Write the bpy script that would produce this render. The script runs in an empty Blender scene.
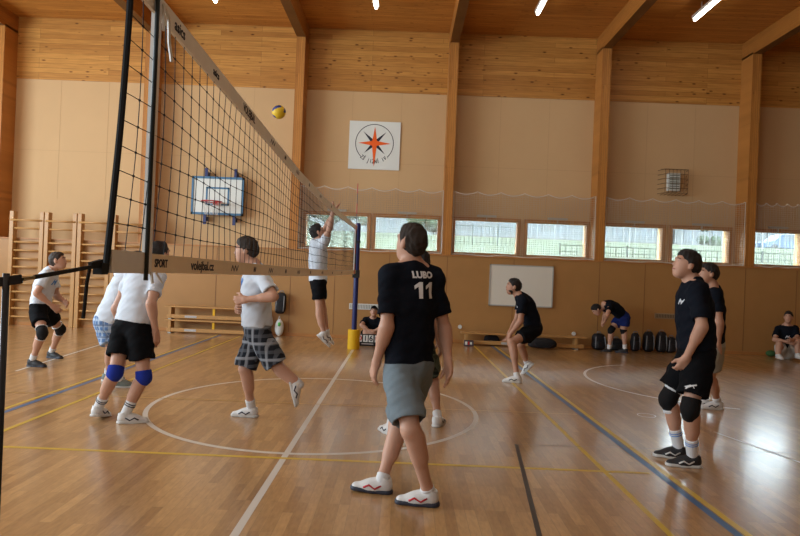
import bpy, bmesh, math, random
import numpy as np
from mathutils import Vector, Matrix
from mathutils.bvhtree import BVHTree
from mathutils.geometry import tessellate_polygon

S = bpy.context.scene
COL = S.collection
random.seed(7)
RNG = np.random.RandomState(5)

# ------------------------------------------------------------------ camera
CAM = np.array([0.9306, -7.0877, 1.595]); FPX = 625.0
YAW, PITCH, ROLL = -0.0065, 0.0024, 0.0403
def _axes():
    cy, sy, cp, sp = math.cos(YAW), math.sin(YAW), math.cos(PITCH), math.sin(PITCH)
    fw = np.array([sy*cp, cy*cp, sp]); r0 = np.array([cy, -sy, 0]); u0 = np.cross(r0, fw)
    cr, sr = math.cos(ROLL), math.sin(ROLL)
    return cr*r0 + sr*u0, -sr*r0 + cr*u0, fw
CR, CU, CF = _axes()
cam = bpy.data.cameras.new('camera'); cam.sensor_width = 36.0; cam.lens = FPX/800*36; cam.clip_start = 0.05
cam_o = bpy.data.objects.new('camera', cam); COL.objects.link(cam_o); S.camera = cam_o
cam_o.matrix_world = Matrix(((CR[0], CU[0], -CF[0], CAM[0]), (CR[1], CU[1], -CF[1], CAM[1]), (CR[2], CU[2], -CF[2], CAM[2]), (0, 0, 0, 1)))
def ray(px, py):
    return CF + (px-400)/FPX*CR + (268-py)/FPX*CU
def at(px, py, v, axis=1):
    """world point where the sight line of a photo pixel meets a real plane (axis 0 x, 1 y, 2 z)"""
    d = ray(px, py); return CAM + (v-CAM[axis])/d[axis]*d

# ------------------------------------------------------------------ sky, daylight, exposure
S.view_settings.view_transform = 'Standard'; S.view_settings.look = 'None'
S.view_settings.gamma = 1.0; S.view_settings.use_curve_mapping = False
S.view_settings.exposure = 0.58
W = bpy.data.worlds.new('overcast_sky'); S.world = W; W.use_nodes = True
bg = W.node_tree.nodes['Background']; bg.inputs[0].default_value = (0.80, 0.92, 1.0, 1); bg.inputs[1].default_value = 13.0
DAY = (0.74, 0.90, 1.0); TUBE = (1.0, 0.93, 0.80)
def area(name, loc, rot, sx, sy, power, color):
    l = bpy.data.lights.new(name, 'AREA'); l.shape = 'RECTANGLE'; l.size = sx; l.size_y = sy; l.energy = power; l.color = color
    o = bpy.data.objects.new(name, l); COL.objects.link(o); o.location = loc; o.rotation_euler = rot
    return o
# area lights added for daylight from unseen side and rear windows; none modelled
area('daylight_left_area', (-11.3, -1.5, 3.6), (0, -math.pi/2, 0), 3.2, 11.0, 1080, DAY)
area('daylight_rear_area', (-5.5, -11.3, 3.6), (math.pi/2, 0, 0), 9.0, 2.6, 210, DAY)
LAMP_POWER = 7

# ------------------------------------------------------------------ materials
def mat(name, col, rough=.6, spec=.4, metal=0., nscale=0, namt=.0, bump=0., bscale=60., emit=None, estr=0.):
    m = bpy.data.materials.new(name); m.use_nodes = True; nt = m.node_tree; b = nt.nodes['Principled BSDF']
    b.inputs['Base Color'].default_value = (*col, 1); b.inputs['Roughness'].default_value = rough
    b.inputs['Specular IOR Level'].default_value = spec; b.inputs['Metallic'].default_value = metal
    tc = None
    if nscale or bump:
        tc = nt.nodes.new('ShaderNodeTexCoord')
    if nscale:
        n = nt.nodes.new('ShaderNodeTexNoise'); n.inputs['Scale'].default_value = nscale; n.inputs['Detail'].default_value = 4
        nt.links.new(tc.outputs['Object'], n.inputs['Vector'])
        mx = nt.nodes.new('ShaderNodeMix'); mx.data_type = 'RGBA'
        mx.inputs[6].default_value = (*[c*(1-namt) for c in col], 1); mx.inputs[7].default_value = (*[min(1, c*(1+namt)) for c in col], 1)
        nt.links.new(n.outputs[0], mx.inputs[0]); nt.links.new(mx.outputs[2], b.inputs['Base Color'])
    if bump:
        n2 = nt.nodes.new('ShaderNodeTexNoise'); n2.inputs['Scale'].default_value = bscale; n2.inputs['Detail'].default_value = 3
        nt.links.new(tc.outputs['Object'], n2.inputs['Vector'])
        bp = nt.nodes.new('ShaderNodeBump'); bp.inputs['Strength'].default_value = bump; bp.inputs['Distance'].default_value = .01
        nt.links.new(n2.outputs[0], bp.inputs['Height']); nt.links.new(bp.outputs[0], b.inputs['Normal'])
    if emit:
        b.inputs['Emission Color'].default_value = (*emit, 1); b.inputs['Emission Strength'].default_value = estr
    return m

def planks(name, c1, c2, row, length, axes='xz', rough=.5, spec=.4, knots=0.0, gap=.35, bias=0.0, grain=.25, coat=0.0, mort=.0015):
    """boards: rows of height row stacked along the 2nd axis, running along the 1st"""
    m = bpy.data.materials.new(name); m.use_nodes = True; nt = m.node_tree; L = nt.links.new
    b = nt.nodes['Principled BSDF']; b.inputs['Roughness'].default_value = rough; b.inputs['Specular IOR Level'].default_value = spec
    tc = nt.nodes.new('ShaderNodeTexCoord'); sp = nt.nodes.new('ShaderNodeSeparateXYZ'); cb = nt.nodes.new('ShaderNodeCombineXYZ')
    L(tc.outputs['Object'], sp.inputs[0])
    L(sp.outputs['xyz'.index(axes[0])], cb.inputs[0]); L(sp.outputs['xyz'.index(axes[1])], cb.inputs[1])
    br = nt.nodes.new('ShaderNodeTexBrick'); br.offset = .37; br.offset_frequency = 3; br.squash = 1
    br.inputs['Scale'].default_value = 1; br.inputs['Brick Width'].default_value = length; br.inputs['Row Height'].default_value = row
    br.inputs['Mortar Size'].default_value = mort; br.inputs['Mortar Smooth'].default_value = .1; br.inputs['Bias'].default_value = bias
    br.inputs['Color1'].default_value = (*c1, 1); br.inputs['Color2'].default_value = (*c2, 1)
    br.inputs['Mortar'].default_value = (*[c*gap for c in c1], 1)
    L(cb.outputs[0], br.inputs['Vector'])
    mp = nt.nodes.new('ShaderNodeMapping'); mp.inputs['Scale'].default_value = (.9/length*2, 9/row*.12, 1)
    L(cb.outputs[0], mp.inputs[0])
    n = nt.nodes.new('ShaderNodeTexNoise'); n.inputs['Scale'].default_value = 3; n.inputs['Detail'].default_value = 5; L(mp.outputs[0], n.inputs['Vector'])
    rp = nt.nodes.new('ShaderNodeValToRGB'); e = rp.color_ramp.elements
    e[0].position = .3; e[0].color = (1-grain, 1-grain*1.1, 1-grain*1.2, 1); e[1].position = .7; e[1].color = (1+grain*.3,)*3 + (1,)
    L(n.outputs[0], rp.inputs[0])
    mul = nt.nodes.new('ShaderNodeMix'); mul.data_type = 'RGBA'; mul.blend_type = 'MULTIPLY'; mul.inputs[0].default_value = 1
    L(br.outputs['Color'], mul.inputs[6]); L(rp.outputs[0], mul.inputs[7]); out = mul.outputs[2]
    if knots:
        mk = nt.nodes.new('ShaderNodeMapping'); mk.inputs['Scale'].default_value = (3.2, 8.7, 1); L(cb.outputs[0], mk.inputs[0])
        vo = nt.nodes.new('ShaderNodeTexVoronoi'); vo.inputs['Scale'].default_value = 1; L(mk.outputs[0], vo.inputs['Vector'])
        r2 = nt.nodes.new('ShaderNodeValToRGB'); q = r2.color_ramp.elements
        q[0].position = .07; q[0].color = (.28, .2, .14, 1); q[1].position = .19; q[1].color = (1, 1, 1, 1)
        L(vo.outputs['Distance'], r2.inputs[0])
        m2 = nt.nodes.new('ShaderNodeMix'); m2.data_type = 'RGBA'; m2.blend_type = 'MULTIPLY'; m2.inputs[0].default_value = knots
        L(out, m2.inputs[6]); L(r2.outputs[0], m2.inputs[7]); out = m2.outputs[2]
    L(out, b.inputs['Base Color'])
    if coat:
        nb = nt.nodes.new('ShaderNodeTexNoise'); nb.inputs['Scale'].default_value = 1.6; nb.inputs['Detail'].default_value = 3; L(cb.outputs[0], nb.inputs['Vector'])
        rr = nt.nodes.new('ShaderNodeMapRange'); rr.inputs[3].default_value = rough-.05; rr.inputs[4].default_value = rough+.07
        L(nb.outputs[0], rr.inputs[0]); L(rr.outputs[0], b.inputs['Roughness'])
        b.inputs['Coat Weight'].default_value = coat; b.inputs['Coat Roughness'].default_value = .21; b.inputs['Coat IOR'].default_value = 1.55
    return m

def plaid(name, base, a, bcol, scale=11.):
    m = bpy.data.materials.new(name); m.use_nodes = True; nt = m.node_tree; L = nt.links.new
    b = nt.nodes['Principled BSDF']; b.inputs['Roughness'].default_value = .85; b.inputs['Specular IOR Level'].default_value = .15
    tc = nt.nodes.new('ShaderNodeTexCoord'); mp = nt.nodes.new('ShaderNodeMapping'); mp.inputs['Rotation'].default_value = (0, .05, .5)
    L(tc.outputs['Object'], mp.inputs[0])
    prev = None
    cols = [base]
    out = None
    for ax, sc, w, c in (('X', scale, .42, a), ('Z', scale*.85, .42, a), ('X', scale*.5, .16, bcol), ('Z', scale*.42, .16, bcol)):
        sx = nt.nodes.new('ShaderNodeSeparateXYZ'); L(mp.outputs[0], sx.inputs[0])
        mu = nt.nodes.new('ShaderNodeMath'); mu.operation = 'MULTIPLY'; mu.inputs[1].default_value = sc; L(sx.outputs[ax], mu.inputs[0])
        fr = nt.nodes.new('ShaderNodeMath'); fr.operation = 'FRACT'; L(mu.outputs[0], fr.inputs[0])
        lt = nt.nodes.new('ShaderNodeMath'); lt.operation = 'LESS_THAN'; lt.inputs[1].default_value = w; L(fr.outputs[0], lt.inputs[0])
        hf = nt.nodes.new('ShaderNodeMath'); hf.operation = 'MULTIPLY'; hf.inputs[1].default_value = .6; L(lt.outputs[0], hf.inputs[0])
        mx = nt.nodes.new('ShaderNodeMix'); mx.data_type = 'RGBA'; L(hf.outputs[0], mx.inputs[0])
        if out is None: mx.inputs[6].default_value = (*base, 1)
        else: L(out, mx.inputs[6])
        mx.inputs[7].default_value = (*c, 1); out = mx.outputs[2]
    L(out, b.inputs['Base Color'])
    return m

def pane_mat():
    m = bpy.data.materials.new('window_glass'); m.use_nodes = True; nt = m.node_tree; L = nt.links.new
    for n in list(nt.nodes): nt.nodes.remove(n)
    o = nt.nodes.new('ShaderNodeOutputMaterial'); t = nt.nodes.new('ShaderNodeBsdfTransparent'); g = nt.nodes.new('ShaderNodeBsdfGlossy')
    t.inputs[0].default_value = (.93, .97, .97, 1); d_ = nt.nodes.new('ShaderNodeBsdfTranslucent'); d_.inputs[0].default_value = (.9, .95, .97, 1); m1 = nt.nodes.new('ShaderNodeMixShader'); m1.inputs[0].default_value = .04; L(t.outputs[0], m1.inputs[1]); L(d_.outputs[0], m1.inputs[2]); g.inputs['Roughness'].default_value = .02
    fr = nt.nodes.new('ShaderNodeFresnel'); fr.inputs[0].default_value = 1.45
    mx = nt.nodes.new('ShaderNodeMixShader'); L(fr.outputs[0], mx.inputs[0]); L(m1.outputs[0], mx.inputs[1]); L(g.outputs[0], mx.inputs[2]); L(mx.outputs[0], o.inputs[0])
    return m

M = {}
M['beige'] = mat('beige_wall_board', (.585, .385, .200), .8, .2, nscale=1.2, namt=.05)
M['clad'] = planks('pine_wall_boards', (.60, .29, .068), (.44, .19, .040), .115, 2.6, 'xz', .5, .3, knots=1, grain=.22, mort=.003, gap=.45)
M['ceil'] = planks('pine_ceiling_boards', (.56, .245, .050), (.44, .18, .036), .115, 3.2, 'xy', .6, .2, knots=.5, grain=.25)
M['panel'] = mat('plywood_wall_panel', (.40, .205, .068), .45, .35, nscale=2.2, namt=.10)
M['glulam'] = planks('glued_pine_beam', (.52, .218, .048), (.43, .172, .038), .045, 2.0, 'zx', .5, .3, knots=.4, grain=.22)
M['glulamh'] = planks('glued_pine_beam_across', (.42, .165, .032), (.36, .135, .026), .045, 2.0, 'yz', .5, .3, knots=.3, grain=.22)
M['floor'] = planks('beech_parquet', (.54, .315, .125), (.35, .185, .064), .07, .48, 'yx', .36, .5, grain=.2, gap=.6, coat=1)
M['barwood'] = mat('varnished_beech', (.47, .25, .085), .4, .4, nscale=6, namt=.15)
M['frame'] = mat('varnished_window_wood', (.42, .18, .05), .45, .4, nscale=5, namt=.12)
M['glass'] = pane_mat()
M['white_line'] = mat('white_floor_paint', (.62, .58, .52), .35, .4)
M['yellow_line'] = mat('yellow_floor_paint', (.62, .42, .05), .35, .4)
M['faint_line'] = mat('worn_yellow_floor_paint', (.52, .32, .09), .35, .4)
M['blue_line'] = mat('blue_floor_paint', (.055, .14, .30), .35, .4)
M['black_line'] = mat('black_floor_paint', (.04, .03, .025), .35, .4)
M['grey_line'] = mat('dark_worn_floor_paint', (.20, .12, .06), .35, .4)
M['black'] = mat('black_cord', (.012, .013, .014), .7, .2)
M['blackplastic'] = mat('black_plastic', (.010, .010, .011), .4, .4)
M['tape'] = mat('off_white_net_tape', (.84, .81, .72), .6, .3, nscale=9, namt=.08); M['tapeb'] = mat('tan_net_tape', (.82, .69, .48), .6, .3, nscale=9, namt=.1)
M['tapew'] = mat('white_vinyl_tape', (.74, .74, .70), .4, .5, nscale=12, namt=.1)
M['ink'] = mat('dark_printed_ink', (.035, .035, .05), .7, .2)
M['blue_metal'] = mat('blue_painted_steel', (.008, .016, .115), .35, .5)
M['blue_pad'] = mat('blue_painted_frame', (.06, .17, .30), .45, .4)
M['yellow_pad'] = mat('yellow_foam_sleeve', (.72, .42, .01), .6, .3)
M['white'] = mat('white_board', (.72, .74, .70), .5, .3)
M['board'] = mat('light_grey_whiteboard', (.72, .69, .60), .4, .4)
M['orange'] = mat('orange_print', (.85, .13, .02), .6, .2)
M['red'] = mat('red_painted_steel', (.45, .02, .025), .4, .5)
M['grey_metal'] = mat('grey_painted_metal', (.42, .42, .38), .45, .4)
M['dark_wire'] = mat('dark_wire', (.16, .09, .035), .5, .4, metal=.3)
M['netcord'] = mat('tan_protective_cord', (.50, .40, .30), .8, .1)
M['yellow_paint'] = mat('yellow_painted_steel', (.75, .42, .01), .5, .4)
M['sticker'] = mat('grey_label', (.45, .43, .42), .5, .3)
M['tube'] = mat('lit_fluorescent_tube', (.9, .9, .85), .5, .2, emit=(1, .95, .82), estr=9.0)
M['lampbody'] = mat('white_lamp_housing', (.75, .72, .65), .4, .4)

# ------------------------------------------------------------------ mesh helpers
class MB:
    """collects shapes into one mesh"""
    def __init__(s): s.v = []; s.f = []; s.mi = []; s.cur = 0
    def add(s, vs, fs):
        o = len(s.v); s.v += [tuple(map(float, p)) for p in vs]; s.f += [tuple(i+o for i in f) for f in fs]; s.mi += [s.cur]*len(fs)
        return s
    def box(s, a, b):
        (x0, y0, z0), (x1, y1, z1) = a, b
        if x0 > x1: x0, x1 = x1, x0
        if y0 > y1: y0, y1 = y1, y0
        if z0 > z1: z0, z1 = z1, z0
        return s.add([(x0, y0, z0), (x1, y0, z0), (x1, y1, z0), (x0, y1, z0), (x0, y0, z1), (x1, y0, z1), (x1, y1, z1), (x0, y1, z1)],
                     [(3, 2, 1, 0), (4, 5, 6, 7), (0, 1, 5, 4), (1, 2, 6, 5), (2, 3, 7, 6), (3, 0, 4, 7)])
    def bar(s, p, q, w, h, up=(0, 0, 1)):
        p, q = Vector(p), Vector(q); d = (q-p).normalized(); u = Vector(up)
        r = d.cross(u)
        if r.length < 1e-5: r = d.cross(Vector((1, 0, 0)))
        r.normalize(); u = r.cross(d).normalized()
        vs = [e + r*sx*w/2 + u*sz*h/2 for e in (p, q) for sx, sz in ((-1, -1), (1, -1), (1, 1), (-1, 1))]
        return s.add(vs, [(0, 1, 2, 3), (7, 6, 5, 4), (0, 4, 5, 1), (1, 5, 6, 2), (2, 6, 7, 3), (3, 7, 4, 0)])
    def tube(s, pts, r, n=8, cap=True, r2=None):
        pts = [Vector(p) for p in pts]; N = len(pts); vs = []; prev = None
        for i, p in enumerate(pts):
            d = (pts[min(i+1, N-1)] - pts[max(i-1, 0)]).normalized()
            ref = prev if prev is not None else (Vector((0, 0, 1)) if abs(d.z) < .9 else Vector((1, 0, 0)))
            a = (ref - d*ref.dot(d)).normalized(); prev = a; b = d.cross(a)
            rr = r if r2 is None else r + (r2-r)*i/(N-1)
            vs += [p + (a*math.cos(2*math.pi*k/n) + b*math.sin(2*math.pi*k/n))*rr for k in range(n)]
        fs = [(i*n+k, i*n+(k+1) % n, (i+1)*n+(k+1) % n, (i+1)*n+k) for i in range(N-1) for k in range(n)]
        if cap: fs += [tuple(range(n-1, -1, -1)), tuple((N-1)*n+k for k in range(n))]
        return s.add(vs, fs)
    def lathe(s, c, prof, n=20, axis='z'):
        vs = []
        for r, h in prof:
            for k in range(n):
                a = 2*math.pi*k/n; x, y = r*math.cos(a), r*math.sin(a)
                q = (x, y, h) if axis == 'z' else ((x, h, y) if axis == 'y' else (h, x, y))
                vs.append((c[0]+q[0], c[1]+q[1], c[2]+q[2]))
        m = len(prof)
        fs = [(i*n+k, i*n+(k+1) % n, (i+1)*n+(k+1) % n, (i+1)*n+k) for i in range(m-1) for k in range(n)]
        fs += [tuple(range(n-1, -1, -1)), tuple((m-1)*n+k for k in range(n))]
        return s.add(vs, fs)
    def ball(s, c, r, nu=16, nv=10):
        if not hasattr(r, '__len__'): r = (r, r, r)
        vs = [(c[0], c[1], c[2]-r[2])]
        for j in range(1, nv):
            t = -math.pi/2 + math.pi*j/nv
            for i in range(nu):
                a = 2*math.pi*i/nu; vs.append((c[0]+r[0]*math.cos(t)*math.cos(a), c[1]+r[1]*math.cos(t)*math.sin(a), c[2]+r[2]*math.sin(t)))
        vs.append((c[0], c[1], c[2]+r[2])); top = len(vs)-1
        fs = [(0, 1+(i+1) % nu, 1+i) for i in range(nu)]
        for j in range(nv-2):
            fs += [(1+j*nu+i, 1+j*nu+(i+1) % nu, 1+(j+1)*nu+(i+1) % nu, 1+(j+1)*nu+i) for i in range(nu)]
        b = 1+(nv-2)*nu
        fs += [(b+i, b+(i+1) % nu, top) for i in range(nu)]
        return s.add(vs, fs)
    def build(s, name, m, parent=None, loc=None, smooth=False, bevel=0.):
        """link as ONE object; its origin is loc (world), vertices are given in world space"""
        base = Vector(loc) if loc is not None else (Vector(parent['_w']) if parent is not None and '_w' in parent else Vector((0, 0, 0)))
        me = bpy.data.meshes.new(name); me.from_pydata([tuple(Vector(p)-base) for p in s.v], [], s.f)
        for mm in (m if isinstance(m, list) else [m]): me.materials.append(mm)
        if isinstance(m, list): me.polygons.foreach_set('material_index', s.mi)
        bm = bmesh.new(); bm.from_mesh(me); bmesh.ops.recalc_face_normals(bm, faces=bm.faces); bm.to_mesh(me); bm.free()
        if smooth: me.polygons.foreach_set('use_smooth', [True]*len(me.polygons))
        return link(name, me, parent, base, bevel)
def link(name, me, parent, base, bevel=0.):
    o = bpy.data.objects.new(name, me); COL.objects.link(o); o['_w'] = tuple(base)
    if parent is not None:
        o.parent = parent; o.location = Vector(base) - Vector(parent['_w'])
    else: o.location = base
    if bevel:
        b = o.modifiers.new('edge', 'BEVEL'); b.width = bevel; b.segments = 2; b.limit_method = 'ANGLE'
    return o
def empty(name, loc):
    o = bpy.data.objects.new(name, None); COL.objects.link(o); o.location = loc; o['_w'] = tuple(loc); o.empty_display_size = .1
    return o
def tag(o, label, cat, group=None, kind=None):
    o['label'] = label; o['category'] = cat
    if group: o['group'] = group
    if kind: o['kind'] = kind
    return o
def struct(o, label=None):
    o['kind'] = 'structure'
    if label: o['label'] = label
    return o
def dup(root, delta):
    c = root.copy(); COL.objects.link(c); c.location = Vector(root.location)+Vector(delta)
    for ch in root.children:
        d = ch.copy(); COL.objects.link(d); d.parent = c
        for g in ch.children:
            e = g.copy(); COL.objects.link(e); e.parent = d
    return c
def text_mesh(body, size, extrude=.001, bold=0., align='CENTER'):
    cu = bpy.data.curves.new('lettering', 'FONT'); cu.body = body; cu.size = size; cu.extrude = extrude; cu.offset = bold; cu.align_x = align; cu.align_y = 'CENTER'; cu.resolution_u = 3
    o = bpy.data.objects.new('lettering', cu); COL.objects.link(o)
    dg = bpy.context.evaluated_depsgraph_get(); me = bpy.data.meshes.new_from_object(o.evaluated_get(dg))
    bpy.data.objects.remove(o); bpy.data.curves.remove(cu)
    return me
def place_text(name, body, size, origin, xdir, zdir, m, parent, bold=0., extrude=.0012, sx=1.0):
    """lettering lying in the plane spanned by xdir (reading direction) and zdir (up)"""
    me = text_mesh(body, size, extrude, bold)
    x = Vector(xdir).normalized(); z = Vector(zdir).normalized(); nrm = x.cross(z)
    for v in me.vertices:
        v.co = Vector(origin) - Vector(parent['_w']) + x*v.co.x*sx + z*v.co.y + nrm*v.co.z
    me.materials.clear(); me.materials.append(m)
    o = link(name, me, parent, Vector(parent['_w']))
    return o

# ------------------------------------------------------------------ the hall
XL, XR, YN, YP, YU, ZC = -11.6, 13.2, -11.6, 7.0, 7.5, 7.15
ZL, ZB = 1.94, 5.71
COLX = [-8.42, -5.01, -1.6, 1.87, 5.31, 8.68]
WIN = [(-1.42, .06), (.2, 1.70), (2.05, 3.55), (3.73, 5.16), (5.54, 6.92), (7.10, 8.47), (8.93, 10.16)]
WZ0, WZ1 = 2.03, 2.83
b = MB(); b.box((XL, YN, -.12), (XR, YU+.3, 0)); struct(b.build('floor', M['floor']))
b = MB(); b.box((XL, YN, ZC), (XR, YU+.3, ZC+.2)); struct(b.build('ceiling', M['ceil']))
b = MB()
xs = [XL] + [x for w in WIN for x in w] + [XR]
b.cur = 0
for i in range(0, len(xs), 2): b.box((xs[i], YU, WZ0), (xs[i+1], YU+.3, WZ1))
b.box((XL, YU, ZL-.1), (XR, YU+.3, WZ0)); b.box((XL, YU, WZ1), (XR, YU+.3, ZB))
b.cur = 1; b.box((XL, YU-.02, ZB), (XR, YU+.3, ZC))
struct(b.build('wall_far', [M['beige'], M['clad']]))
# lower plywood wall standing half a metre in front, with its ledge;
b = MB(); b.box((XL, YP, 0), (XR, YU+.02, ZL)); struct(b.build('wall_lower', M['panel']))
b = MB()
for x in (-7.0, -5.0, -3.3, -1.62, -.62, .6, 1.9, 3.4, 5.33, 6.35, 7.6, 8.6, 9.75): b.box((x-.006, YP-.004, .08), (x+.006, YP+.01, ZL-.01))
struct(b.build('trim_joints', mat('dark_panel_joint', (.22, .105, .035), .6)))
b = MB(); b.box((XL, YP-.015, 0), (XR, YP, .07)); struct(b.build('baseboard_far', M['frame'], bevel=.004))
b = MB(); b.box((XL, YP-.02, ZL), (XR, YU, ZL+.03)); struct(b.build('trim_ledge', M['frame'], bevel=.004))
# solid side and rear walls; daylight area lights hang inside left and rear
b = MB(); b.box((XL-.3, YN-.3, 0), (XL, YU+.3, ZC)); struct(b.build('wall_left', M['beige']))
b = MB(); b.box((XR, YN-.3, 0), (XR+.3, YU+.3, ZC)); struct(b.build('wall_right', M['panel']))
b = MB(); b.box((XL, YN-.3, 0), (XR, YN, ZC)); struct(b.build('wall_rear', M['panel']))
# seams of the upper boards
b = MB()
for i in range(len(COLX)-1):
    a, c = COLX[i], COLX[i+1]
    for t in (.34, .67): b.box((a+(c-a)*t-.004, YU-.003, WZ1+.1), (a+(c-a)*t+.004, YU+.01, ZB))
b.box((XL, YU-.003, 4.05), (XR, YU+.01, 4.058))
struct(b.build('trim_seams', mat('wall_board_joint', (.50, .325, .16), .8)))
for x in COLX:
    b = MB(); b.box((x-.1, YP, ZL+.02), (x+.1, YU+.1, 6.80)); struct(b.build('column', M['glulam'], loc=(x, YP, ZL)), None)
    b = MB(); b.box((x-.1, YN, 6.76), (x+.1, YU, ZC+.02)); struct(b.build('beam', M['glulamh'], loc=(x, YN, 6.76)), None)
# windows
for i, (x0, x1) in enumerate(WIN):
    f = MB(); y0, y1 = YU-.05, YU+.12
    f.box((x0-.05, y0, WZ0-.05), (x0+.03, y1, WZ1+.05)); f.box((x1-.03, y0, WZ0-.05), (x1+.05, y1, WZ1+.05))
    f.box((x0+.03, y0, WZ0-.05), (x1-.03, y1, WZ0+.03)); f.box((x0+.03, y0, WZ1-.03), (x1-.03, y1, WZ1+.05))
    o = struct(f.build('window_%d' % (i+1), M['frame'], loc=(x0, y0, WZ0), bevel=.006))
    g = MB(); g.box((x0+.03, YU+.03, WZ0+.03), (x1-.03, YU+.036, WZ1-.03)); g.build('pane', M['glass'], o)
    h = MB(); xc = (x0+x1)/2; h.box((xc-.22, YU-.1, WZ1+.06), (xc+.22, YU-.045, WZ1+.11)); h.bar((xc, YU-.07, WZ1+.06), (xc, YU-.07, WZ1-.02), .02, .02); h.build('opener', M['grey_metal'], o)
# protective cord nets in front of the window bays
def netting(x0, x1, z0, z1, y, cell, r, scallop):
    m = MB(); nx = int((x1-x0)/cell); nz = int((z1-z0)/cell)
    top = lambda x: z1 - scallop*abs(math.sin(math.pi*6*(x-x0)/(x1-x0)))
    for i in range(nx+1):
        x = x0+(x1-x0)*i/nx; xx = x + .01*math.sin(i*1.7)
        m.tube([(xx, y, z0), (xx+.008, y+.012*math.sin(i), (z0+z1)/2), (xx, y, top(x))], r, 3, False)
    for k in range(nz):
        z = z0+(z1-z0)*k/nz
        m.tube([(x0+(x1-x0)*t/8, y+.008*math.sin(t*2+k), z + .006*math.sin(t*3+k)) for t in range(9)], r, 3, False)
    rope = [(x0+(x1-x0)*t/60, y, top(x0+(x1-x0)*t/60)) for t in range(61)]
    e = MB(); e.tube([(x0, y, z0)] + rope + [(x1, y, z0)], .008, 6); e.tube([(x0+(x1-x0)*t/16, y, z0+.012*math.sin(t*1.3)) for t in range(17)], .011, 6)
    for t in range(7): e.tube([(x0+(x1-x0)*t/6, y+.06, z1+.004), (x0+(x1-x0)*t/6, y, z1)], .004, 5)
    return m, e
NETL = ['protective cord net over the pair of windows behind the referee post and jumper',
        'protective cord net over the pair of windows above the pale whiteboard',
        'protective cord net over the pair of windows behind the two standing black shirts',
        'protective cord net over the rightmost window with the blue car outside']
for i, (x0, x1) in enumerate([(-1.48, 1.75), (1.99, 5.19), (5.43, 8.56), (8.8, 10.22)]):
    m, e = netting(x0, x1, ZL+.05, 3.42, YP+.04, .047, .0042, .07)
    o = m.build('protective_net', M['netcord'], loc=(x0, YP+.04, ZL+.05)); tag(o, NETL[i], 'net', 'protective nets over the windows')
    e.build('border_rope', mat('white_border_rope', (.62, .56, .48), .8, .1) if i == 0 else bpy.data.materials['white_border_rope'], o)

# floor markings: thin paint
zf = [.0006]
def paint(pts, w, m, closed=False):
    zf[0] += .0001
    mb = MB(); P = [Vector((p[0], p[1], 0)) for p in pts]; n = len(P); L = []; R = []
    for i, p in enumerate(P):
        a = P[(i-1) % n] if (closed or i > 0) else p; c = P[(i+1) % n] if (closed or i < n-1) else p
        d = (c-a).normalized(); nn = Vector((-d.y, d.x, 0)); L.append(p+nn*w/2); R.append(p-nn*w/2)
    z = zf[0]
    vs = [(q.x, q.y, z) for q in L] + [(q.x, q.y, z) for q in R]
    fs = [(i, n+i, n+(i+1) % n, (i+1) % n) for i in range(n if closed else n-1)]
    mb.add(vs, fs); o = mb.build('floor_marking', m); struct(o)
    return o
paint([(0, -10), (0, 6.6)], .052, M['white_line'])
paint([(1.8*math.cos(2*math.pi*k/128), 1.8*math.sin(2*math.pi*k/128)) for k in range(128)], .052, M['white_line'], True)
paint([(-9.5, -1.97), (3.02, -1.92)], .045, M['yellow_line'])
paint([(2.52, 6.6), (2.71, -6)], .045, M['yellow_line'])
paint([(2.92, 6.6), (3.17, -6)], .06, M['blue_line']); paint([(2.99, 6.6), (3.235, -6)], .05, M['yellow_line'])
paint([(-3.03, 6.6), (-3.03, -6)], .06, M['blue_line']); paint([(-3.10, 6.6), (-3.13, -6)], .04, M['yellow_line'])
paint([(-2.58, 6.6), (-2.63, -6)], .045, M['yellow_line'])
paint([(1.52, -6), (2.05, -1.21)], .035, M['black_line']); paint([(2.05, -1.22), (9.6, -.9)], .014, M['grey_line'])
paint([(-9, 4.2), (9.6, 4.75)], .02, M['grey_line']); paint([(-9.5, .02), (3.0, .17)], .02, M['faint_line'])
paint([(-4.3, 1.4), (-4.75, 6.4)], .04, M['white_line']); paint([(4.3, -.4), (4.62, -1.6)], .025, M['white_line'])
paint([(5.9+1.8*math.cos(a)-.2, 2.7+1.9*math.sin(a)) for a in [math.pi*(.62+.8*k/30) for k in range(31)]], .045, M['white_line'])
q = at(646.5, 415.5, 0, 2); paint([(q[0]+.1*math.cos(2*math.pi*k/32), q[1]+.1*math.sin(2*math.pi*k/32)) for k in range(32)], .012, M['white_line'], True)

# ceiling lamps: rows along the hall, one per bay
def lamp(x, y, ln, lb, lit=True):
    t = empty('ceiling_lamp', (x, y, ZC-.25)); tag(t, lb, 'lamp', 'fluorescent ceiling lamps')
    m = MB(); m.box((x-.06, y, ZC-.22), (x+.06, y+ln, ZC-.16)); m.build('housing', M['lampbody'], t, bevel=.006)
    for e in (.3, ln-.3): m = MB(); m.tube([(x, y+e, ZC-.16), (x, y+e, ZC)], .012, 6); m.build('hanger', M['lampbody'], t)
    m = MB(); m.tube([(x, y+.02, ZC-.245), (x, y+ln-.02, ZC-.245)], .034, 10); m.build('tube', M['tube'], t, smooth=True)
    l = area('lamp_light', (x, y+ln/2, ZC-.275), (0, 0, 0), .06, ln, LAMP_POWER, TUBE); l.parent = t; l.location = Vector((x, y+ln/2, ZC-.275))-Vector(t.location)
    return t
LL = ['lit fluorescent ceiling lamp above the wall bars, leftmost along the top', 'lit fluorescent ceiling lamp above the basketball board',
      'lit fluorescent ceiling lamp above the compass sign', 'lit fluorescent ceiling lamp in the bay above the whiteboard',
      'lit fluorescent ceiling lamp above the wire-caged speaker, rightmost along the top']
LX = [-6.44, -3.13, .15, 3.44, 6.63]
for x, lb in zip(LX, LL): lamp(x, 4.1, 1.55, lb)
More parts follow.
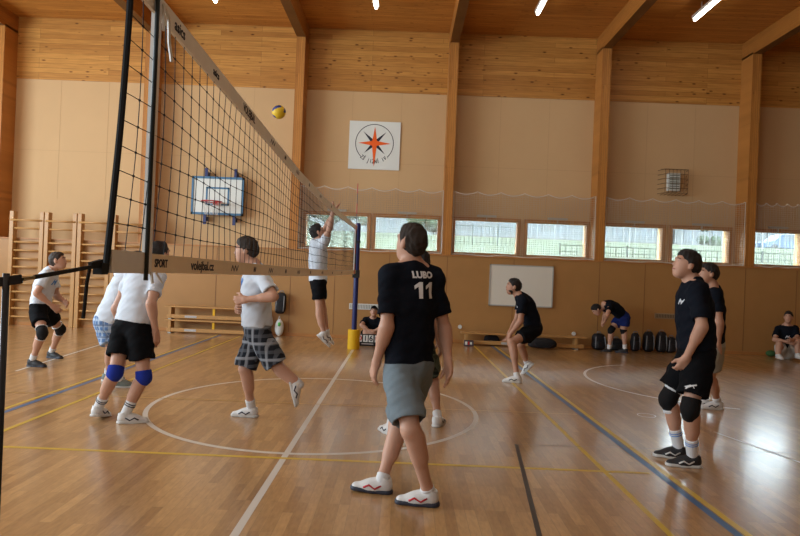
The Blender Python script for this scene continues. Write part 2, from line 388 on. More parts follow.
for y in (.2, -4.0, -8.2):
    for i, x in enumerate(LX): lamp(x, y, 1.55, 'lit fluorescent ceiling lamp over the playing court, out of frame')

# ------------------------------------------------------------------ outside, seen through the panes
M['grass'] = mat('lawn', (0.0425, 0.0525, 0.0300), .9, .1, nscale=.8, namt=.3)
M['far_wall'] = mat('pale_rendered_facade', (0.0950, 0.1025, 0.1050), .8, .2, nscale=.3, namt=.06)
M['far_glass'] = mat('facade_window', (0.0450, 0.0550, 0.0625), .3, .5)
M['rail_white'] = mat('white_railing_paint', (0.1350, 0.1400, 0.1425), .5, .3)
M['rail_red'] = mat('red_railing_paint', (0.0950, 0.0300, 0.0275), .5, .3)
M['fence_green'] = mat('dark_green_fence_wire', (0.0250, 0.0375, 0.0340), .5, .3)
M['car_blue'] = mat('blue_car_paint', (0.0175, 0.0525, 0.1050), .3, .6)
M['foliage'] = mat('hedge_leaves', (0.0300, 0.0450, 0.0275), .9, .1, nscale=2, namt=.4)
gz = lambda y: float(np.interp(y, (8.4, 26, 90), (1.85, 3.5, 5.5)))
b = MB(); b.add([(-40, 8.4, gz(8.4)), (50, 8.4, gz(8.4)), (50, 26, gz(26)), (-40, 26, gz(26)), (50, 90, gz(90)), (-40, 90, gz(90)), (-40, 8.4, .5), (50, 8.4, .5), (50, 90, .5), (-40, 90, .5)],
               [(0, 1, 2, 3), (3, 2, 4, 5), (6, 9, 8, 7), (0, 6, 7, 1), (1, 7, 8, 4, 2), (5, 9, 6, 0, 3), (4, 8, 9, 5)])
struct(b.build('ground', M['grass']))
def facade(x0, x1, y, z0, z1, lb):
    t = empty('apartment_building', ((x0+x1)/2, y, z0)); tag(t, lb, 'building')
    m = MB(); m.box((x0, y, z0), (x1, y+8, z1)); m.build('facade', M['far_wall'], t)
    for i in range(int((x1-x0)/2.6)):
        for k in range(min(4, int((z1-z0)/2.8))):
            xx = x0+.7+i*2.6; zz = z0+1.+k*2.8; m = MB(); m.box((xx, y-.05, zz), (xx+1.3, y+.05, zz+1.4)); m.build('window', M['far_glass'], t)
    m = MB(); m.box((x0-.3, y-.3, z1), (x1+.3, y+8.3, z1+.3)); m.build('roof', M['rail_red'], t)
facade(-12, 3.3, 47, gz(47), 22, 'pale building across the lawn seen through the windows behind the jumping player')  # height and width shaped to keep bright sky out of floor reflections
facade(3.5, 24.5, 50, gz(50), 22, 'pale building across the lawn seen through the windows above the whiteboard')  # also made tall and wide to block reflected sky
facade(26.5, 50, 52, gz(52), 10.5, 'pale building across the lawn seen through the right-hand windows')  # kept low so the floor mirrors open sky as glare
def railing(x0, x1, y, z, h, lb, mats, step=.35, w=.02):
    t = empty('garden_railing', ((x0+x1)/2, y, z)); tag(t, lb, 'fence')
    m = MB(); n = int((x1-x0)/step)
    for i in range(n+1): m.box((x0+i*step-w, y-w, z), (x0+i*step+w, y+w, z+h))
    m.build('bars', mats[0], t)
    m = MB(); m.box((x0, y-.03, z+h-w*3), (x1, y+.03, z+h)); m.box((x0, y-.03, z+.1), (x1, y+.03, z+.1+w*2)); m.build('rail', mats[1], t)
    for i in range(0, n+1, 6):
        m = MB(); m.box((x0+i*step-w*2, y-.05, z-.2), (x0+i*step+w*2, y+.05, z+h+.05)); m.build('post', mats[0], t)
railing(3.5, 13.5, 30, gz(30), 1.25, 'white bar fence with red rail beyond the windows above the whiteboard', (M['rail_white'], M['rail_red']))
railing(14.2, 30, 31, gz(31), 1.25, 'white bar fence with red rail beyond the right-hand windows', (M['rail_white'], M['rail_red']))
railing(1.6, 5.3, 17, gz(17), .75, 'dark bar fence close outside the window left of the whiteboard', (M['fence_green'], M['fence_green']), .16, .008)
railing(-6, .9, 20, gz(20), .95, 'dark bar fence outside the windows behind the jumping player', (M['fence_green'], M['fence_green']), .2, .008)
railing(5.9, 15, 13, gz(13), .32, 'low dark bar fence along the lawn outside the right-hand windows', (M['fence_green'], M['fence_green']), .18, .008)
def hedge(x0, x1, y, z, h, lb):
    m = MB()
    for i in range(int((x1-x0)*2.2)):
        m.ball((random.uniform(x0, x1), y+random.uniform(-.4, .4), z+random.uniform(.1, h)), (random.uniform(.35, .7), .5, random.uniform(.35, .6)), 8, 6)
    tag(m.build('hedge', M['foliage'], loc=((x0+x1)/2, y, z), smooth=True), lb, 'hedge')
hedge(-9, 3, 27, gz(27), 1.2, 'green hedge outside behind the windows of the jumping player')
hedge(18, 25, 40, 2.6, 4, 'grey green trees beyond the right-hand windows')
ct = empty('car', (29.5, 40, gz(40))); tag(ct, 'blue car parked outside the rightmost window', 'car')
prof = [(-2.1, .35), (-2.05, .75), (-1.3, .92), (-.7, 1.42), (.9, 1.45), (1.6, .98), (2.1, .85), (2.15, .35)]
m = MB(); vs = [(29.5+p[0], 40+s, gz(40)+p[1]) for s in (-.8, .8) for p in prof]; n = len(prof)
m.add(vs, [tuple(range(n)), tuple(range(2*n-1, n-1, -1))] + [(i, n+i, n+(i+1) % n, (i+1) % n) for i in range(n)]); m.build('body', M['car_blue'], ct, bevel=.06)
m = MB(); m.build('side_window', M['far_glass'], ct); m = MB(); m.box((29.5-.65, 39.18, gz(40)+.95), (29.5+.95, 39.22, gz(40)+1.35)); m.box((29.5-.6, 40.78, gz(40)+.95), (29.5+.9, 40.82, gz(40)+1.35)); m.build('side_window', M['far_glass'], ct)
for x in (-1.3, 1.35):
    m = MB(); m.lathe((29.5+x, 39.3, gz(40)+.32), [(.32, -.12), (.32, .12)], 18, 'y'); m.build('wheel', M['blackplastic'], ct)

# ------------------------------------------------------------------ wall bars
def ladder(x0, x1, lb):
    y = 6.9; t = empty('wall_bars', ((x0+x1)/2, y, 0)); tag(t, lb, 'wall bars', 'wall bars on the left')
    for x in (x0+.045, x1-.045):
        m = MB(); m.box((x-.045, y-.06, 0), (x+.045, y+.09, 2.56)); m.build('upright', M['barwood'], t, bevel=.006)
    zs = [2.36, 2.18] + [1.87-.186*k for k in range(10)]
    for z in zs:
        m = MB(); m.tube([(x0+.03, y-.02 if z < 2.3 else y-.06, z), (x1-.03, y-.02 if z < 2.3 else y-.06, z)], .021, 8); m.build('rung', M['barwood'], t, smooth=True)
BX = [at(px, 270, 6.88)[0] for px in (8, 43, 76, 110, 145)]
for i, lb in enumerate(['wooden wall bars beside the left pillar, leftmost of the row', 'wooden wall bars behind the crouching white-shirted player with black knee pads',
                        'wooden wall bars between that crouching player and the black net edge', 'wooden wall bars seen through the near end of the net, rightmost of the row']):
    ladder(BX[i]+.01, BX[i+1]-.01, lb)

# ------------------------------------------------------------------ basketball board
t = empty('basketball_hoop', (-3.43, 7.3, 2.7)); tag(t, 'white basketball board with blue frame and red hoop on the wall', 'basketball hoop')
x0, x1, z0, z1, yb = -4.03, -2.83, 2.68, 3.56, 7.28
m = MB(); m.box((x0, yb, z0), (x1, yb+.03, z1)); m.build('backboard', M['white'], t)
m = MB()
for a in (((x0, yb-.02, z0), (x1, yb+.04, z0+.05)), ((x0, yb-.02, z1-.05), (x1, yb+.04, z1)), ((x0, yb-.02, z0), (x0+.045, yb+.04, z1)), ((x1-.045, yb-.02, z0), (x1, yb+.04, z1))): m.box(*a)
m.build('board_frame', M['blue_pad'], t)
m = MB(); cx = -3.43; w, h, zz = .27, .42, 2.90
for a in (((cx-w, yb-.006, zz), (cx+w, yb, zz+.04)), ((cx-w, yb-.006, zz+h-.04), (cx+w, yb, zz+h)), ((cx-w, yb-.006, zz), (cx-w+.04, yb, zz+h)), ((cx+w-.04, yb-.006, zz), (cx+w, yb, zz+h))): m.box(*a)
m.build('target_square', M['blue_pad'], t)
for x in (-3.72, -3.04):
    m = MB(); m.box((x-.035, yb+.03, z0-.22), (x+.035, yb+.06, z1+.2)); m.box((x-.03, yb+.05, z1+.02), (x+.03, YU, z1+.12)); m.box((x-.03, yb+.05, z0-.14), (x+.03, YU, z0-.04)); m.build('bracket', M['blue_metal'], t)
rc = (cx-.03, yb-.32, 2.955)
m = MB(); m.tube([(rc[0]+.225*math.cos(2*math.pi*k/32), rc[1]+.225*math.sin(2*math.pi*k/32), rc[2]) for k in range(33)], .014, 8, False)
m.box((cx-.07, yb-.10, 2.90), (cx+.07, yb, 2.98)); m.bar((cx-.05, yb-.12, 2.94), (cx-.05, yb, 2.90), .02, .02); m.build('rim', M['red'], t, smooth=False)
m = MB()
for k in range(12):
    for s in (1, -1):
        a = 2*math.pi*k/12; pts = [(rc[0]+(.22-.09*u)*math.cos(a+s*u*.7), rc[1]+(.22-.09*u)*math.sin(a+s*u*.7), rc[2]-.30*u) for u in (0, .35, .7, 1)]
        m.tube(pts, .0035, 4, False)
m.build('hoop_net', mat('white_hoop_cord', (.66, .62, .56), .8, .1), t)

# ------------------------------------------------------------------ compass sign
t = empty('compass_sign', (.125, 7.49, 4.45)); tag(t, 'square white sign with orange and black compass star and lettering', 'sign')
sx0, sx1, sz0, sz1, ys = -.47, .72, 3.90, 5.02, 7.47
m = MB(); m.box((sx0, ys, sz0), (sx1, YU, sz1)); m.build('sign_board', M['white'], t)
cx, cz, ra = (sx0+sx1)/2, (sz0+sz1)/2+.05, .44
m = MB(); a0, a1 = math.radians(-45), math.radians(225)
vs = []; N = 72
for k in range(N+1):
    a = a0+(a1-a0)*k/N
    for r in (ra-.008, ra+.008): vs.append((cx+r*math.cos(a), ys-.003, cz+r*math.sin(a)))
m.add(vs, [(2*k, 2*k+1, 2*k+3, 2*k+2) for k in range(N)]); m.build('ring', M['ink'], t)
def star(angs, lens, w, mm, name, yy):
    q = MB()
    for a, l in zip(angs, lens):
        d = (math.cos(a), math.sin(a)); e = (-d[1], d[0])
        q.add([(cx+e[0]*w+d[0]*w, yy, cz+e[1]*w+d[1]*w), (cx-e[0]*w+d[0]*w, yy, cz-e[1]*w+d[1]*w), (cx+d[0]*l, yy, cz+d[1]*l), (cx, yy, cz)], [(0, 3, 1, 2)])
    q.build(name, mm, t)
D = math.radians
star([D(45), D(135), D(225), D(315)], [.38, .38, .33, .35], .045, M['ink'], 'black_star', ys-.004)
star([D(90), D(180), D(0), D(270)], [.39, .38, .38, .55], .055, M['orange'], 'orange_star', ys-.006)
txt = 'ZŠ JIŽNÍ IV.'
for i, ch in enumerate(txt):
    if ch == ' ': continue
    a = D(-133 + 86*(i+.2)/(len(txt)-1)); d = (math.cos(a), math.sin(a)); r = ra-.01
    place_text('lettering', ch, .125, (cx+d[0]*r, ys-.004, cz+d[1]*r), (-d[1], 0, d[0]), (-d[0], 0, -d[1]), M['ink'], t, bold=.003, sx=.62)

# ------------------------------------------------------------------ things on the far wall
t = empty('wall_speaker', (7.07, 7.5, 3.87)); tag(t, 'grey box speaker inside a wire cage high on the wall', 'speaker')
m = MB(); m.box((6.93, 7.33, 3.66), (7.21, 7.46, 4.07)); m.build('case', M['white'], t, bevel=.015)
m = MB()
for k in range(7): m.box((6.96, 7.322, 3.70+k*.05), (7.18, 7.332, 3.725+k*.05))
m.build('grille', mat('grey_green_grille', (.24, .27, .22), .6), t)
m = MB(); cx0, cx1, cz0, cz1, cy = 6.80, 7.36, 3.60, 4.14, 7.24
for k in range(6):
    z = cz0+(cz1-cz0)*k/5; m.tube([(cx0-.05, YU, z), (cx0+.02, cy, z), (cx1-.02, cy, z), (cx1+.05, YU, z)], .006, 5)
for k in range(7):
    x = cx0+.02+(cx1-cx0-.04)*k/6; m.tube([(x, cy, cz0), (x, cy, cz1)], .005, 5); m.tube([(x, cy, cz1), (x, YU, cz1+.03)], .005, 5); m.tube([(x, cy, cz0), (x, YU, cz0-.03)], .005, 5)
m.build('wire_cage', M['dark_wire'], t)

t = empty('whiteboard', (3.57, 7.0, .87)); tag(t, 'large pale blank whiteboard fixed to the wood wall', 'whiteboard')
m = MB(); m.box((2.87, 6.965, .88), (4.28, 6.995, 1.79)); m.build('panel', M['board'], t)
m = MB()
for a in (((2.86, 6.955, .87), (4.29, 6.995, .895)), ((2.86, 6.955, 1.775), (4.29, 6.995, 1.80)), ((2.86, 6.955, .87), (2.885, 6.995, 1.8)), ((4.265, 6.955, .87), (4.29, 6.995, 1.8))): m.box(*a)
m.build('board_edge', M['grey_metal'], t)

def vent(x0, x1, z0, z1, mm, lb):
    t = empty('wall_vent', ((x0+x1)/2, 7, z0)); tag(t, lb, 'vent')
    m = MB(); m.box((x0, 6.985, z0), (x1, 7.0, z1)); m.build('vent_plate', mm, t)
    m = MB(); n = int((x1-x0)/.036)
    for k in range(n): m.box((x0+.02+k*(x1-x0-.03)/n, 6.978, z0+.02), (x0+.032+k*(x1-x0-.03)/n, 6.986, z1-.02))
    m.build('slot_shade', mat('vent_slot_shade', tuple(c*.35 for c in mm.node_tree.nodes['Principled BSDF'].inputs[0].default_value[:3]), .6), t)  # raised strips in darkened plate colour paint the shade inside slots
vent(-.27, .52, .66, .79, M['white'], 'white slotted vent on the wall behind the seated scorer')
vent(6.60, 7.3, .73, .85, mat('tan_vent', (.34, .25, .15), .6), 'tan slotted vent on the wall above the backpacks')
for x, z, lb in ((2.24, .36, 'small white round socket on the wall above the low bench, left one'), (4.80, .31, 'small white round socket on the wall above the low bench, right one')):
    m = MB(); m.lathe((x, 6.99, z), [(.045, -.015), (.04, -.02), (.045, .01)][::-1], 18, 'y'); tag(m.build('wall_socket', M['white'], loc=(x, 6.99, z), smooth=False), lb, 'socket', 'round wall sockets')

def bench(x0, x1, y, z, lb, group, label_x=None, yellow=None, h=.30):
    t = empty('gym_bench', ((x0+x1)/2, y, z)); tag(t, lb, 'bench', group)
    m = MB(); m.box((x0, y-.12, z+h-.035), (x1, y+.12, z+h)); m.build('seat', M['barwood'], t, bevel=.006)
    m = MB(); m.box((x0+.05, y-.11, z+.03), (x1-.05, y-.06, z+.11)); m.build('rail', M['barwood'], t, bevel=.005)
    for x in (x0+.12, x1-.22, ):
        m = MB(); m.box((x-.03, y-.115, z+.02), (x+.03, y+.115, z+h-.035)); m.build('leg', M['barwood'], t, bevel=.006)
        m = MB(); m.box((x-.035, y-.12, z), (x+.035, y+.12, z+.02)); m.build('foot', M['grey_metal'], t)
    if label_x is not None:
        m = MB(); m.box((label_x-.13, y-.113, z+.045), (label_x+.13, y-.109, z+.095)); m.build('label', M['sticker'], t)
    if yellow is not None:
        m = MB(); m.box((yellow-.025, y-.09, z+.11), (yellow+.025, y-.05, z+h-.035)); m.build('brace', M['yellow_paint'], t)
bench(-4.30, -2.0, 6.75, 0, 'wooden gym bench under another one by the wall bars', 'stacked gym benches', -3.72, -3.22)
bench(-4.30, -2.0, 6.75, .30, 'wooden gym bench lying on top of another one by the wall bars', 'stacked gym benches', -3.72, -3.22)
bench(2.24, 4.98, 6.72, 0, 'low wooden gym bench under the whiteboard behind the crouching black shirt', None, 3.25, None, .28)

M['bagcloth'] = mat('black_bag_fabric', (.013, .013, .016), .6, .3, bump=.5, bscale=30)
M['bagstrap'] = mat('grey_bag_trim', (.22, .22, .23), .5, .4)
def backpack(x, y, z, w, d, h, lb, tilt=0., group=None, cat='backpack', name='backpack', m0=None, lying=False):
    t = empty(name, (x, y, z)); tag(t, lb, cat, group)
    def soft(name, c, r, pw, mm):
        q = MB(); q.ball((0, 0, 0), 1, 22, 14); vs = []
        for p in q.v:
            v = Vector(p); s = lambda a, e: math.copysign(abs(a)**e, a)
            v = Vector((s(v.x, pw)*r[0], s(v.y, pw)*r[1], s(v.z, pw*.9)*r[2])); v.x *= 1-.18*max(0, v.z/r[2])
            v.x += tilt*(v.z+r[2]); v += Vector((math.sin(v.z*30+x*5)*.006, math.sin(v.x*26)*.006, 0)); vs.append(v+Vector(c))
        q.v = [tuple(a) for a in vs]; return q.build(name, mm, t, smooth=True)
    b_ = soft('body', (x, y, z+h/2), (w/2, d/2, h/2), .55, m0 or M['bagcloth'])
    if not lying:
        soft('pocket', (x+tilt*h*.3, y-d*.42, z+h*.33), (w*.36, d*.22, h*.25), .55, m0 or M['bagcloth'])
        q = MB()
        for s in (-1, 1): q.tube([(x+s*w*.22+tilt*h, y-d*.1, z+h*.97), (x+s*w*.33+tilt*h*.8, y-d*.5, z+h*.75), (x+s*w*.36+tilt*h*.4, y-d*.55, z+h*.4), (x+s*w*.36, y-d*.5, z+h*.12)], .012, 6)
        q.build('strap', M['bagstrap'], t, smooth=True)
        q = MB(); q.tube([(x-.05+tilt*h, y, z+h*.97), (x-.03+tilt*h, y, z+h+.03), (x+.03+tilt*h, y, z+h+.03), (x+.05+tilt*h, y, z+h*.97)], .01, 6); q.build('handle', M['bagstrap'], t, smooth=True)
    else:
        q = MB(); q.tube([(x-w*.3, y-d*.5, z+h*.5), (x-w*.2, y-d*.6, z+h*.2), (x+w*.2, y-d*.62, z+.03), (x+w*.38, y-d*.5, z+h*.5)], .012, 6); q.build('strap', M['bagcloth'], t, smooth=True)
for px0, px1, top, lb in ((630, 640.5, 333, 'black backpack by the wall, first to the right of the bending player'), (642, 655, 331.5, 'black backpack with grey straps, second to the right of the bending player'),
                      (655, 667.5, 331.5, 'black backpack under the tan wall vent, third from the bending player'), (665, 677, 337, 'small black backpack half hidden behind the front right player')):
    xa, xb = at(px0, 345, 6.75)[0], at(px1, 345, 6.75)[0]; zt = at((px0+px1)/2, top, 6.75)[2]
    backpack((xa+xb)/2, 6.78, 0, (xb-xa)*.80, .22, zt, lb, .02, 'black bags along the wall')
backpack(at(606, 345, 6.75)[0]-.14, 6.8, 0, .3, .25, .36, 'black backpack behind the feet of the bending player', -.03, 'black bags along the wall')
backpack(at(617, 345, 6.75)[0], 6.82, 0, .36, .22, .26, 'low black bag behind the legs of the bending player', 0, 'black bags along the wall', cat='bag', name='sports_bag')
backpack(3.98, 6.45, 0.02, .62, .24, .22, 'black sports bag in front of the bench behind the crouching player', 0, None, 'bag', 'sports_bag', None, True)
backpack(2.95, 6.90, 0.0, .36, .10, .22, 'dark bag behind the low bench near its left leg', 0, None, 'bag', 'sports_bag', None, True)
backpack(-1.80, 6.86, .50, .24, .16, .48, 'black bag hanging on the wall behind the plaid-shorts player', .05, None, 'bag', 'hanging_bag')
m = MB(); m.ball((-1.80, 6.85, .19), (.10, .08, .19), 16, 12); m.tube([(-1.84, 6.85, .34), (-1.81, 6.85, .45), (-1.77, 6.85, .34)], .008, 6)
o = m.build('plastic_bag', mat('white_plastic_film', (.70, .72, .70), .4, .4), loc=(-1.80, 6.85, 0), smooth=True); tag(o, 'white plastic bag standing on the floor below the hanging black bag', 'bag')
m = MB(); m.ball((-1.79, 6.775, .27), (.035, .02, .05), 10, 8); m.build('print', mat('green_print', (.10, .42, .10), .5), o, smooth=True)
t = empty('drinks_carton', (2.42, 6.48, 0)); tag(t, 'small dark carton with red and white sides left of the low bench', 'box')
m = MB(); m.box((2.30, 6.42, 0), (2.50, 6.55, .12)); m.build('carton', mat('dark_carton', (.07, .05, .06), .6), t, bevel=.005)
m = MB(); m.box((2.31, 6.415, .03), (2.36, 6.421, .10)); m.box((2.42, 6.415, .04), (2.46, 6.421, .09)); m.build('white_patch', M['white'], t)
m = MB(); m.box((2.37, 6.415, .03), (2.41, 6.421, .10)); m.build('red_patch', M['red'], t)
m = MB(); m.ball((at(771, 351, 6.8)[0], 6.8, .07), (.11, .08, .07), 14, 10)
o = m.build('green_bundle', mat('green_cloth', (.05, .13, .04), .8, bump=.6, bscale=25), loc=(at(771, 351, 6.8)[0], 6.8, 0), smooth=True); tag(o, 'small dark green bundle on the floor beside the squatting man at right', 'cloth')

# scoreboard on the floor
t = empty('scoreboard', (.27, 5.74, 0)); tag(t, 'black flip scoreboard with white number cards standing on the floor', 'scoreboard')
m = MB(); m.box((.03, 5.72, 0), (.52, 5.80, .24)); m.build('stand', M['blackplastic'], t, bevel=.006)
for i, (x0, x1, c, ch) in enumerate(((.045, .125, M['white'], '0'), (.15, .245, M['white'], '1'), (.265, .36, M['white'], '6'), (.39, .48, M['white'], '0'))):
    m = MB(); m.box((x0, 5.708, .085), (x1, 5.72, .225)); cd = m.build('number_card', c, t)
    place_text('digit', ch, .15, ((x0+x1)/2, 5.706, .155), (1, 0, 0), (0, 0, 1), M['red'] if i in (0, 3) else M['ink'], cd, bold=.003)
m = MB()
m.box((.12, 5.714, .037), (.36, 5.72, .053))
m.build('badge', M['sticker'], t)

# ------------------------------------------------------------------ the net
YS = np.array([-5.10, -4.6, -3.46, -1.7, 0, 2, 4.4, 4.9]); ZT = np.array([2.565, 2.545, 2.49, 2.405, 2.375, 2.37, 2.385, 2.40])
YB = np.array([-5.2, -4.7, -3.3, -1.5, 1, 3.7, 4.9]); ZBt = np.array([1.55, 1.545, 1.525, 1.50, 1.48, 1.475, 1.48])
zt = lambda y: float(np.interp(y, YS, ZT)); zb = lambda y: float(np.interp(y, YB, ZBt))
NT, NB_ = .078, .070
Y0, Y1 = -5.05, 4.85
nv, nh = 99, 9
def npt(i, k):   # column i, row k from bottom
    u = i/nv; y = Y0+(Y1-Y0)*u; s = k/(nh+1)
    lo, hi = zb(y)+NB_, zt(y)-NT
    z = lo+(hi-lo)*s
    yy = y - .085*(1-s)**1.5*math.exp(-(y-Y0)/.35) + .012*math.sin(i*.9)*math.sin(s*3.1)
    return (.012*math.sin(s*math.pi)*math.sin(i*.37), yy, z + .008*math.sin(i*.5+k)*math.sin(s*math.pi))
net = MB()
for i in range(1, nv+1): net.tube([npt(i, k) for k in range(0, nh+2)], .0017, 4, False)
for k in range(1, nh+1): net.tube([npt(i, k) for i in range(nv+1)], .0017, 4, False)
for i in range(1, nv+1):
    for k in range(1, nh+1):
        p = npt(i, k); net.box((p[0]-.0028, p[1]-.0035, p[2]-.0035), (p[0]+.0028, p[1]+.0035, p[2]+.0035))
net_o = net.build('volleyball_net', M['black'], loc=(0, 0, 1.5)); tag(net_o, 'black cord volleyball net with pale tapes stretched across the court', 'net')
def tape(name, ys, zf, h, m, th=.012, off=0.0):
    q = MB(); vs = []
    for y in ys:
        z = zf(y)
        vs += [(-th/2-off, y, z), (th/2+off, y, z), (th/2+off, y, z+h), (-th/2-off, y, z+h)]
    n = len(ys); fs = [(i*4+k, i*4+(k+1) % 4, i*4+4+(k+1) % 4, i*4+4+k) for i in range(n-1) for k in range(4)] + [(3, 2, 1, 0), (n*4-4, n*4-3, n*4-2, n*4-1)]
    q.add(vs, fs); return q.build(name, m, net_o, bevel=0)
yy = np.linspace(-5.04, 4.86, 60)
tape('top_tape', yy, lambda y: zt(y)-NT, NT, M['tape'])
tape('bottom_tape', np.linspace(-5.12, 4.86, 60), zb, NB_, M['tapeb'])
tape('tape_wrap', np.linspace(-5.13, -4.84, 8), lambda y: zb(y)-.002, NB_+.004, M['tapew'], off=.006)
for y in (-4.835, 4.45):
    q = MB(); q.box((-.010, y-.022, zb(y)-.005), (.010, y+.022, zt(y)+.005)); q.build('side_band', M['tapew'], net_o)
q = MB(); pts = [npt(0, k*(nh+1)/14) for k in range(15)]; pts = [(p[0], p[1], p[2]) for p in pts]; pts[0] = (0, pts[0][1]-.01, zb(-5.12)); pts.append((0, -5.03, zt(-5.0)+.03))
q.tube(pts, .011, 8); q.box((-.014, -5.195, zb(-5.1)-.006), (.014, -5.155, zb(-5.1)+.030)); q.build('end_rope', M['black'], net_o)
q = MB(); q.tube([(0, 4.85, zb(4.85)), (0, 4.85, zt(4.85))], .010, 8); q.build('end_rope', M['black'], net_o)
q = MB(); q.tube([(0, -5.04, zt(-5.0)-.02), (0, -6.3, 2.62)], .006, 6); q.tube([(0, 4.85, zt(4.8)-.03), (0, 5.14, 2.40)], .006, 6); q.tube([(0, 4.85, zb(4.8)+.03), (0, 5.14, 1.50)], .005, 6); q.build('tension_cord', M['black'], net_o)
for pts, r in (([(.02, -4.83, 2.52), (.035, -4.81, 2.48), (.03, -4.785, 2.40), (.04, -4.78, 2.33)], .007), ([(.02, -4.83, 2.52), (.03, -4.84, 2.46), (.03, -4.845, 2.42)], .006), ([(.02, -4.84, 1.55), (.03, -4.85, 1.51)], .006), ([(.02, -4.80, 1.55), (.03, -4.76, 1.51)], .004)):
    q = MB(); q.tube(pts, r, 5); q.build('ribbon', M['tapew'], net_o)
for body, y, size, top in (('asics', -4.62, .062, 1), ('asics', -4.14, .05, 1), ('VOLEJBAL', -3.5, .062, 1), ('SPORT', -4.715, .042, 0), ('volejbal.cz', -4.22, .058, 0)):
    z = (zt(y)-NT/2) if top else (zb(y)+NB_/2)
    sl = (zt(y+.1)-zt(y-.1))/.2 if top else (zb(y+.1)-zb(y-.1))/.2
    place_text('lettering', body, size, (.0068, y, z), (0, 1, sl), (0, -sl, 1), M['ink'], net_o, bold=.0012, extrude=.0006, sx=1.35 if body == 'volejbal.cz' else 1.)
for top, ys_ in ((1, (-2.85, -2.4, -1.85, -1.2, -.4, .6)), (0, (-3.68, -3.22, -2.75, -2.2, -1.6, -.9, 0., 1., 2.2))):
    for j, y in enumerate(ys_):
        z = (zt(y)-NT/2) if top else (zb(y)+NB_/2)
        L_ = .06 if j % 2 else .14; q = MB(); ww = L_/5
        pts = []
        for s in range(6): pts.append((.0072, y-L_/2+ww*s, z+(.015 if s % 2 else -.015)))
        for s in range(5): q.bar(pts[s], pts[s+1], .0006, .008, (0, 1, 0))
        q.build('printed_mark', M['ink'], net_o)
def antenna(y, z0, z1, near, lb):
    t = empty('net_antenna', (.014, y, z0)); tag(t, lb, 'antenna', 'net antennas')
    if near:
        m = MB(); m.tube([(.016, y, z0), (.018, y+.005, z1)], .0085, 8); m.build('rod', mat('dark_teal_rod', (.012, .022, .026), .4, .4), t, smooth=True)
    else:
        n = 9
        for k in range(n):
            a, c = z0+(z1-z0)*k/n, z0+(z1-z0)*(k+1)/n
            m = MB(); m.tube([(.016, y, a), (.016, y, c)], .008, 8); m.build('band', M['red'] if k % 2 == 0 else M['rail_white'], t)
antenna(-4.875, 1.52, 3.32, True, 'dark antenna rod strapped to the near white side band of the net')
antenna(4.45, 1.48, 3.15, False, 'red and white banded antenna standing above the far end of the net')
# posts
t = empty('net_post', (0, 5.17, 0)); tag(t, 'blue steel net post with yellow foam sleeve at the far end', 'post')
m = MB(); m.tube([(0, 5.17, 0), (0, 5.17, 2.44)], .05, 16); m.lathe((0, 5.17, 2.44), [(.05, 0), (.035, .03), (.001, .035)], 16); m.build('pole', M['blue_metal'], t, smooth=False)
m = MB(); m.lathe((0, 5.17, .0), [(.112, 0), (.118, .01), (.118, .37), (.11, .385), (.06, .385)], 24); m.build('foam_sleeve', M['yellow_pad'], t, smooth=False)
for bx in (((-.06, 5.09, 2.08), (.06, 5.25, 2.12)), ((-.07, 5.08, 1.40), (.07, 5.12, 1.55))):
    m = MB(); m.box(*bx); m.build('clamp', M['blackplastic'], t)
t = empty('side_pole', (.02, -5.66, 0)); tag(t, 'thin black pole at the left edge holding the net strap', 'pole')
m = MB(); m.tube([(.02, -5.66, 0.02), (.02, -5.66, 1.55)], .0075, 10); m.build('shaft', M['blackplastic'], t, smooth=True)
m = MB(); m.lathe((.02, -5.66, 0), [(.14, 0), (.14, .012), (.02, .03)], 24); m.build('foot', M['blackplastic'], t)
m = MB(); m.bar((-.03, -5.68, 1.522), (.045, -5.64, 1.538), .02, .022); m.bar((-.06, -5.69, 1.518), (-.01, -5.67, 1.526), .012, .012); m.build('clamp', M['blackplastic'], t, bevel=.003)
m = MB(); e0 = Vector((.045, -5.64, 1.537)); e1 = Vector((.0, -5.19, zb(-5.15)+.02)); mid = e0.lerp(e1, .12)
m.bar(mid, e1, .004, .011); m.bar(e1+Vector((0, -.05, 0)), e1+Vector((.004, .01, .01)), .012, .02)
for a, c in ((0, 1), (1, 2), (2, 3)):
    P_ = [e1+Vector((0, -.05, -.005)), e1+Vector((.0, -.065, -.05)), e1+Vector((.0, -.07, -.10)), e1+Vector((0, -.078, -.155))]
    m.bar(P_[a], P_[c], .004, .014, (0, 1, 0))
o = m.build('strap', M['black'], net_o); o['label'] = 'black strap tying the lower net corner to the pole'
m = MB(); m.bar(e0, mid, .006, .008); m.build('hook', mat('brass_hook', (.35, .25, .10), .35, .5, metal=.8), t)

# ball
c = Vector((-1.09, 2.5, 3.94)); m = MB(); nu, nvv = 48, 32; m.ball(c, .107, nu, nvv)
for i, f in enumerate(m.f):
    p = sum((Vector(m.v[k]) for k in f), Vector())/len(f)-c; p.normalize(); p = Matrix.Rotation(.6, 3, 'X') @ Matrix.Rotation(.5, 3, 'Y') @ p
    a = max((abs(p.x), 0), (abs(p.y), 1), (abs(p.z), 2)); u = p[(a[1]+1) % 3]/max(a[0], .01)
    m.mi[i] = 1 if abs(u) < .30 and a[1] != 2 else 0
o = m.build('volleyball', [mat('yellow_ball_leather', (.72, .48, .02), .5, .4), mat('dark_blue_ball_leather', (.03, .05, .22), .5, .4)], loc=c, smooth=True); tag(o, 'yellow and blue volleyball in the air above the net', 'ball')

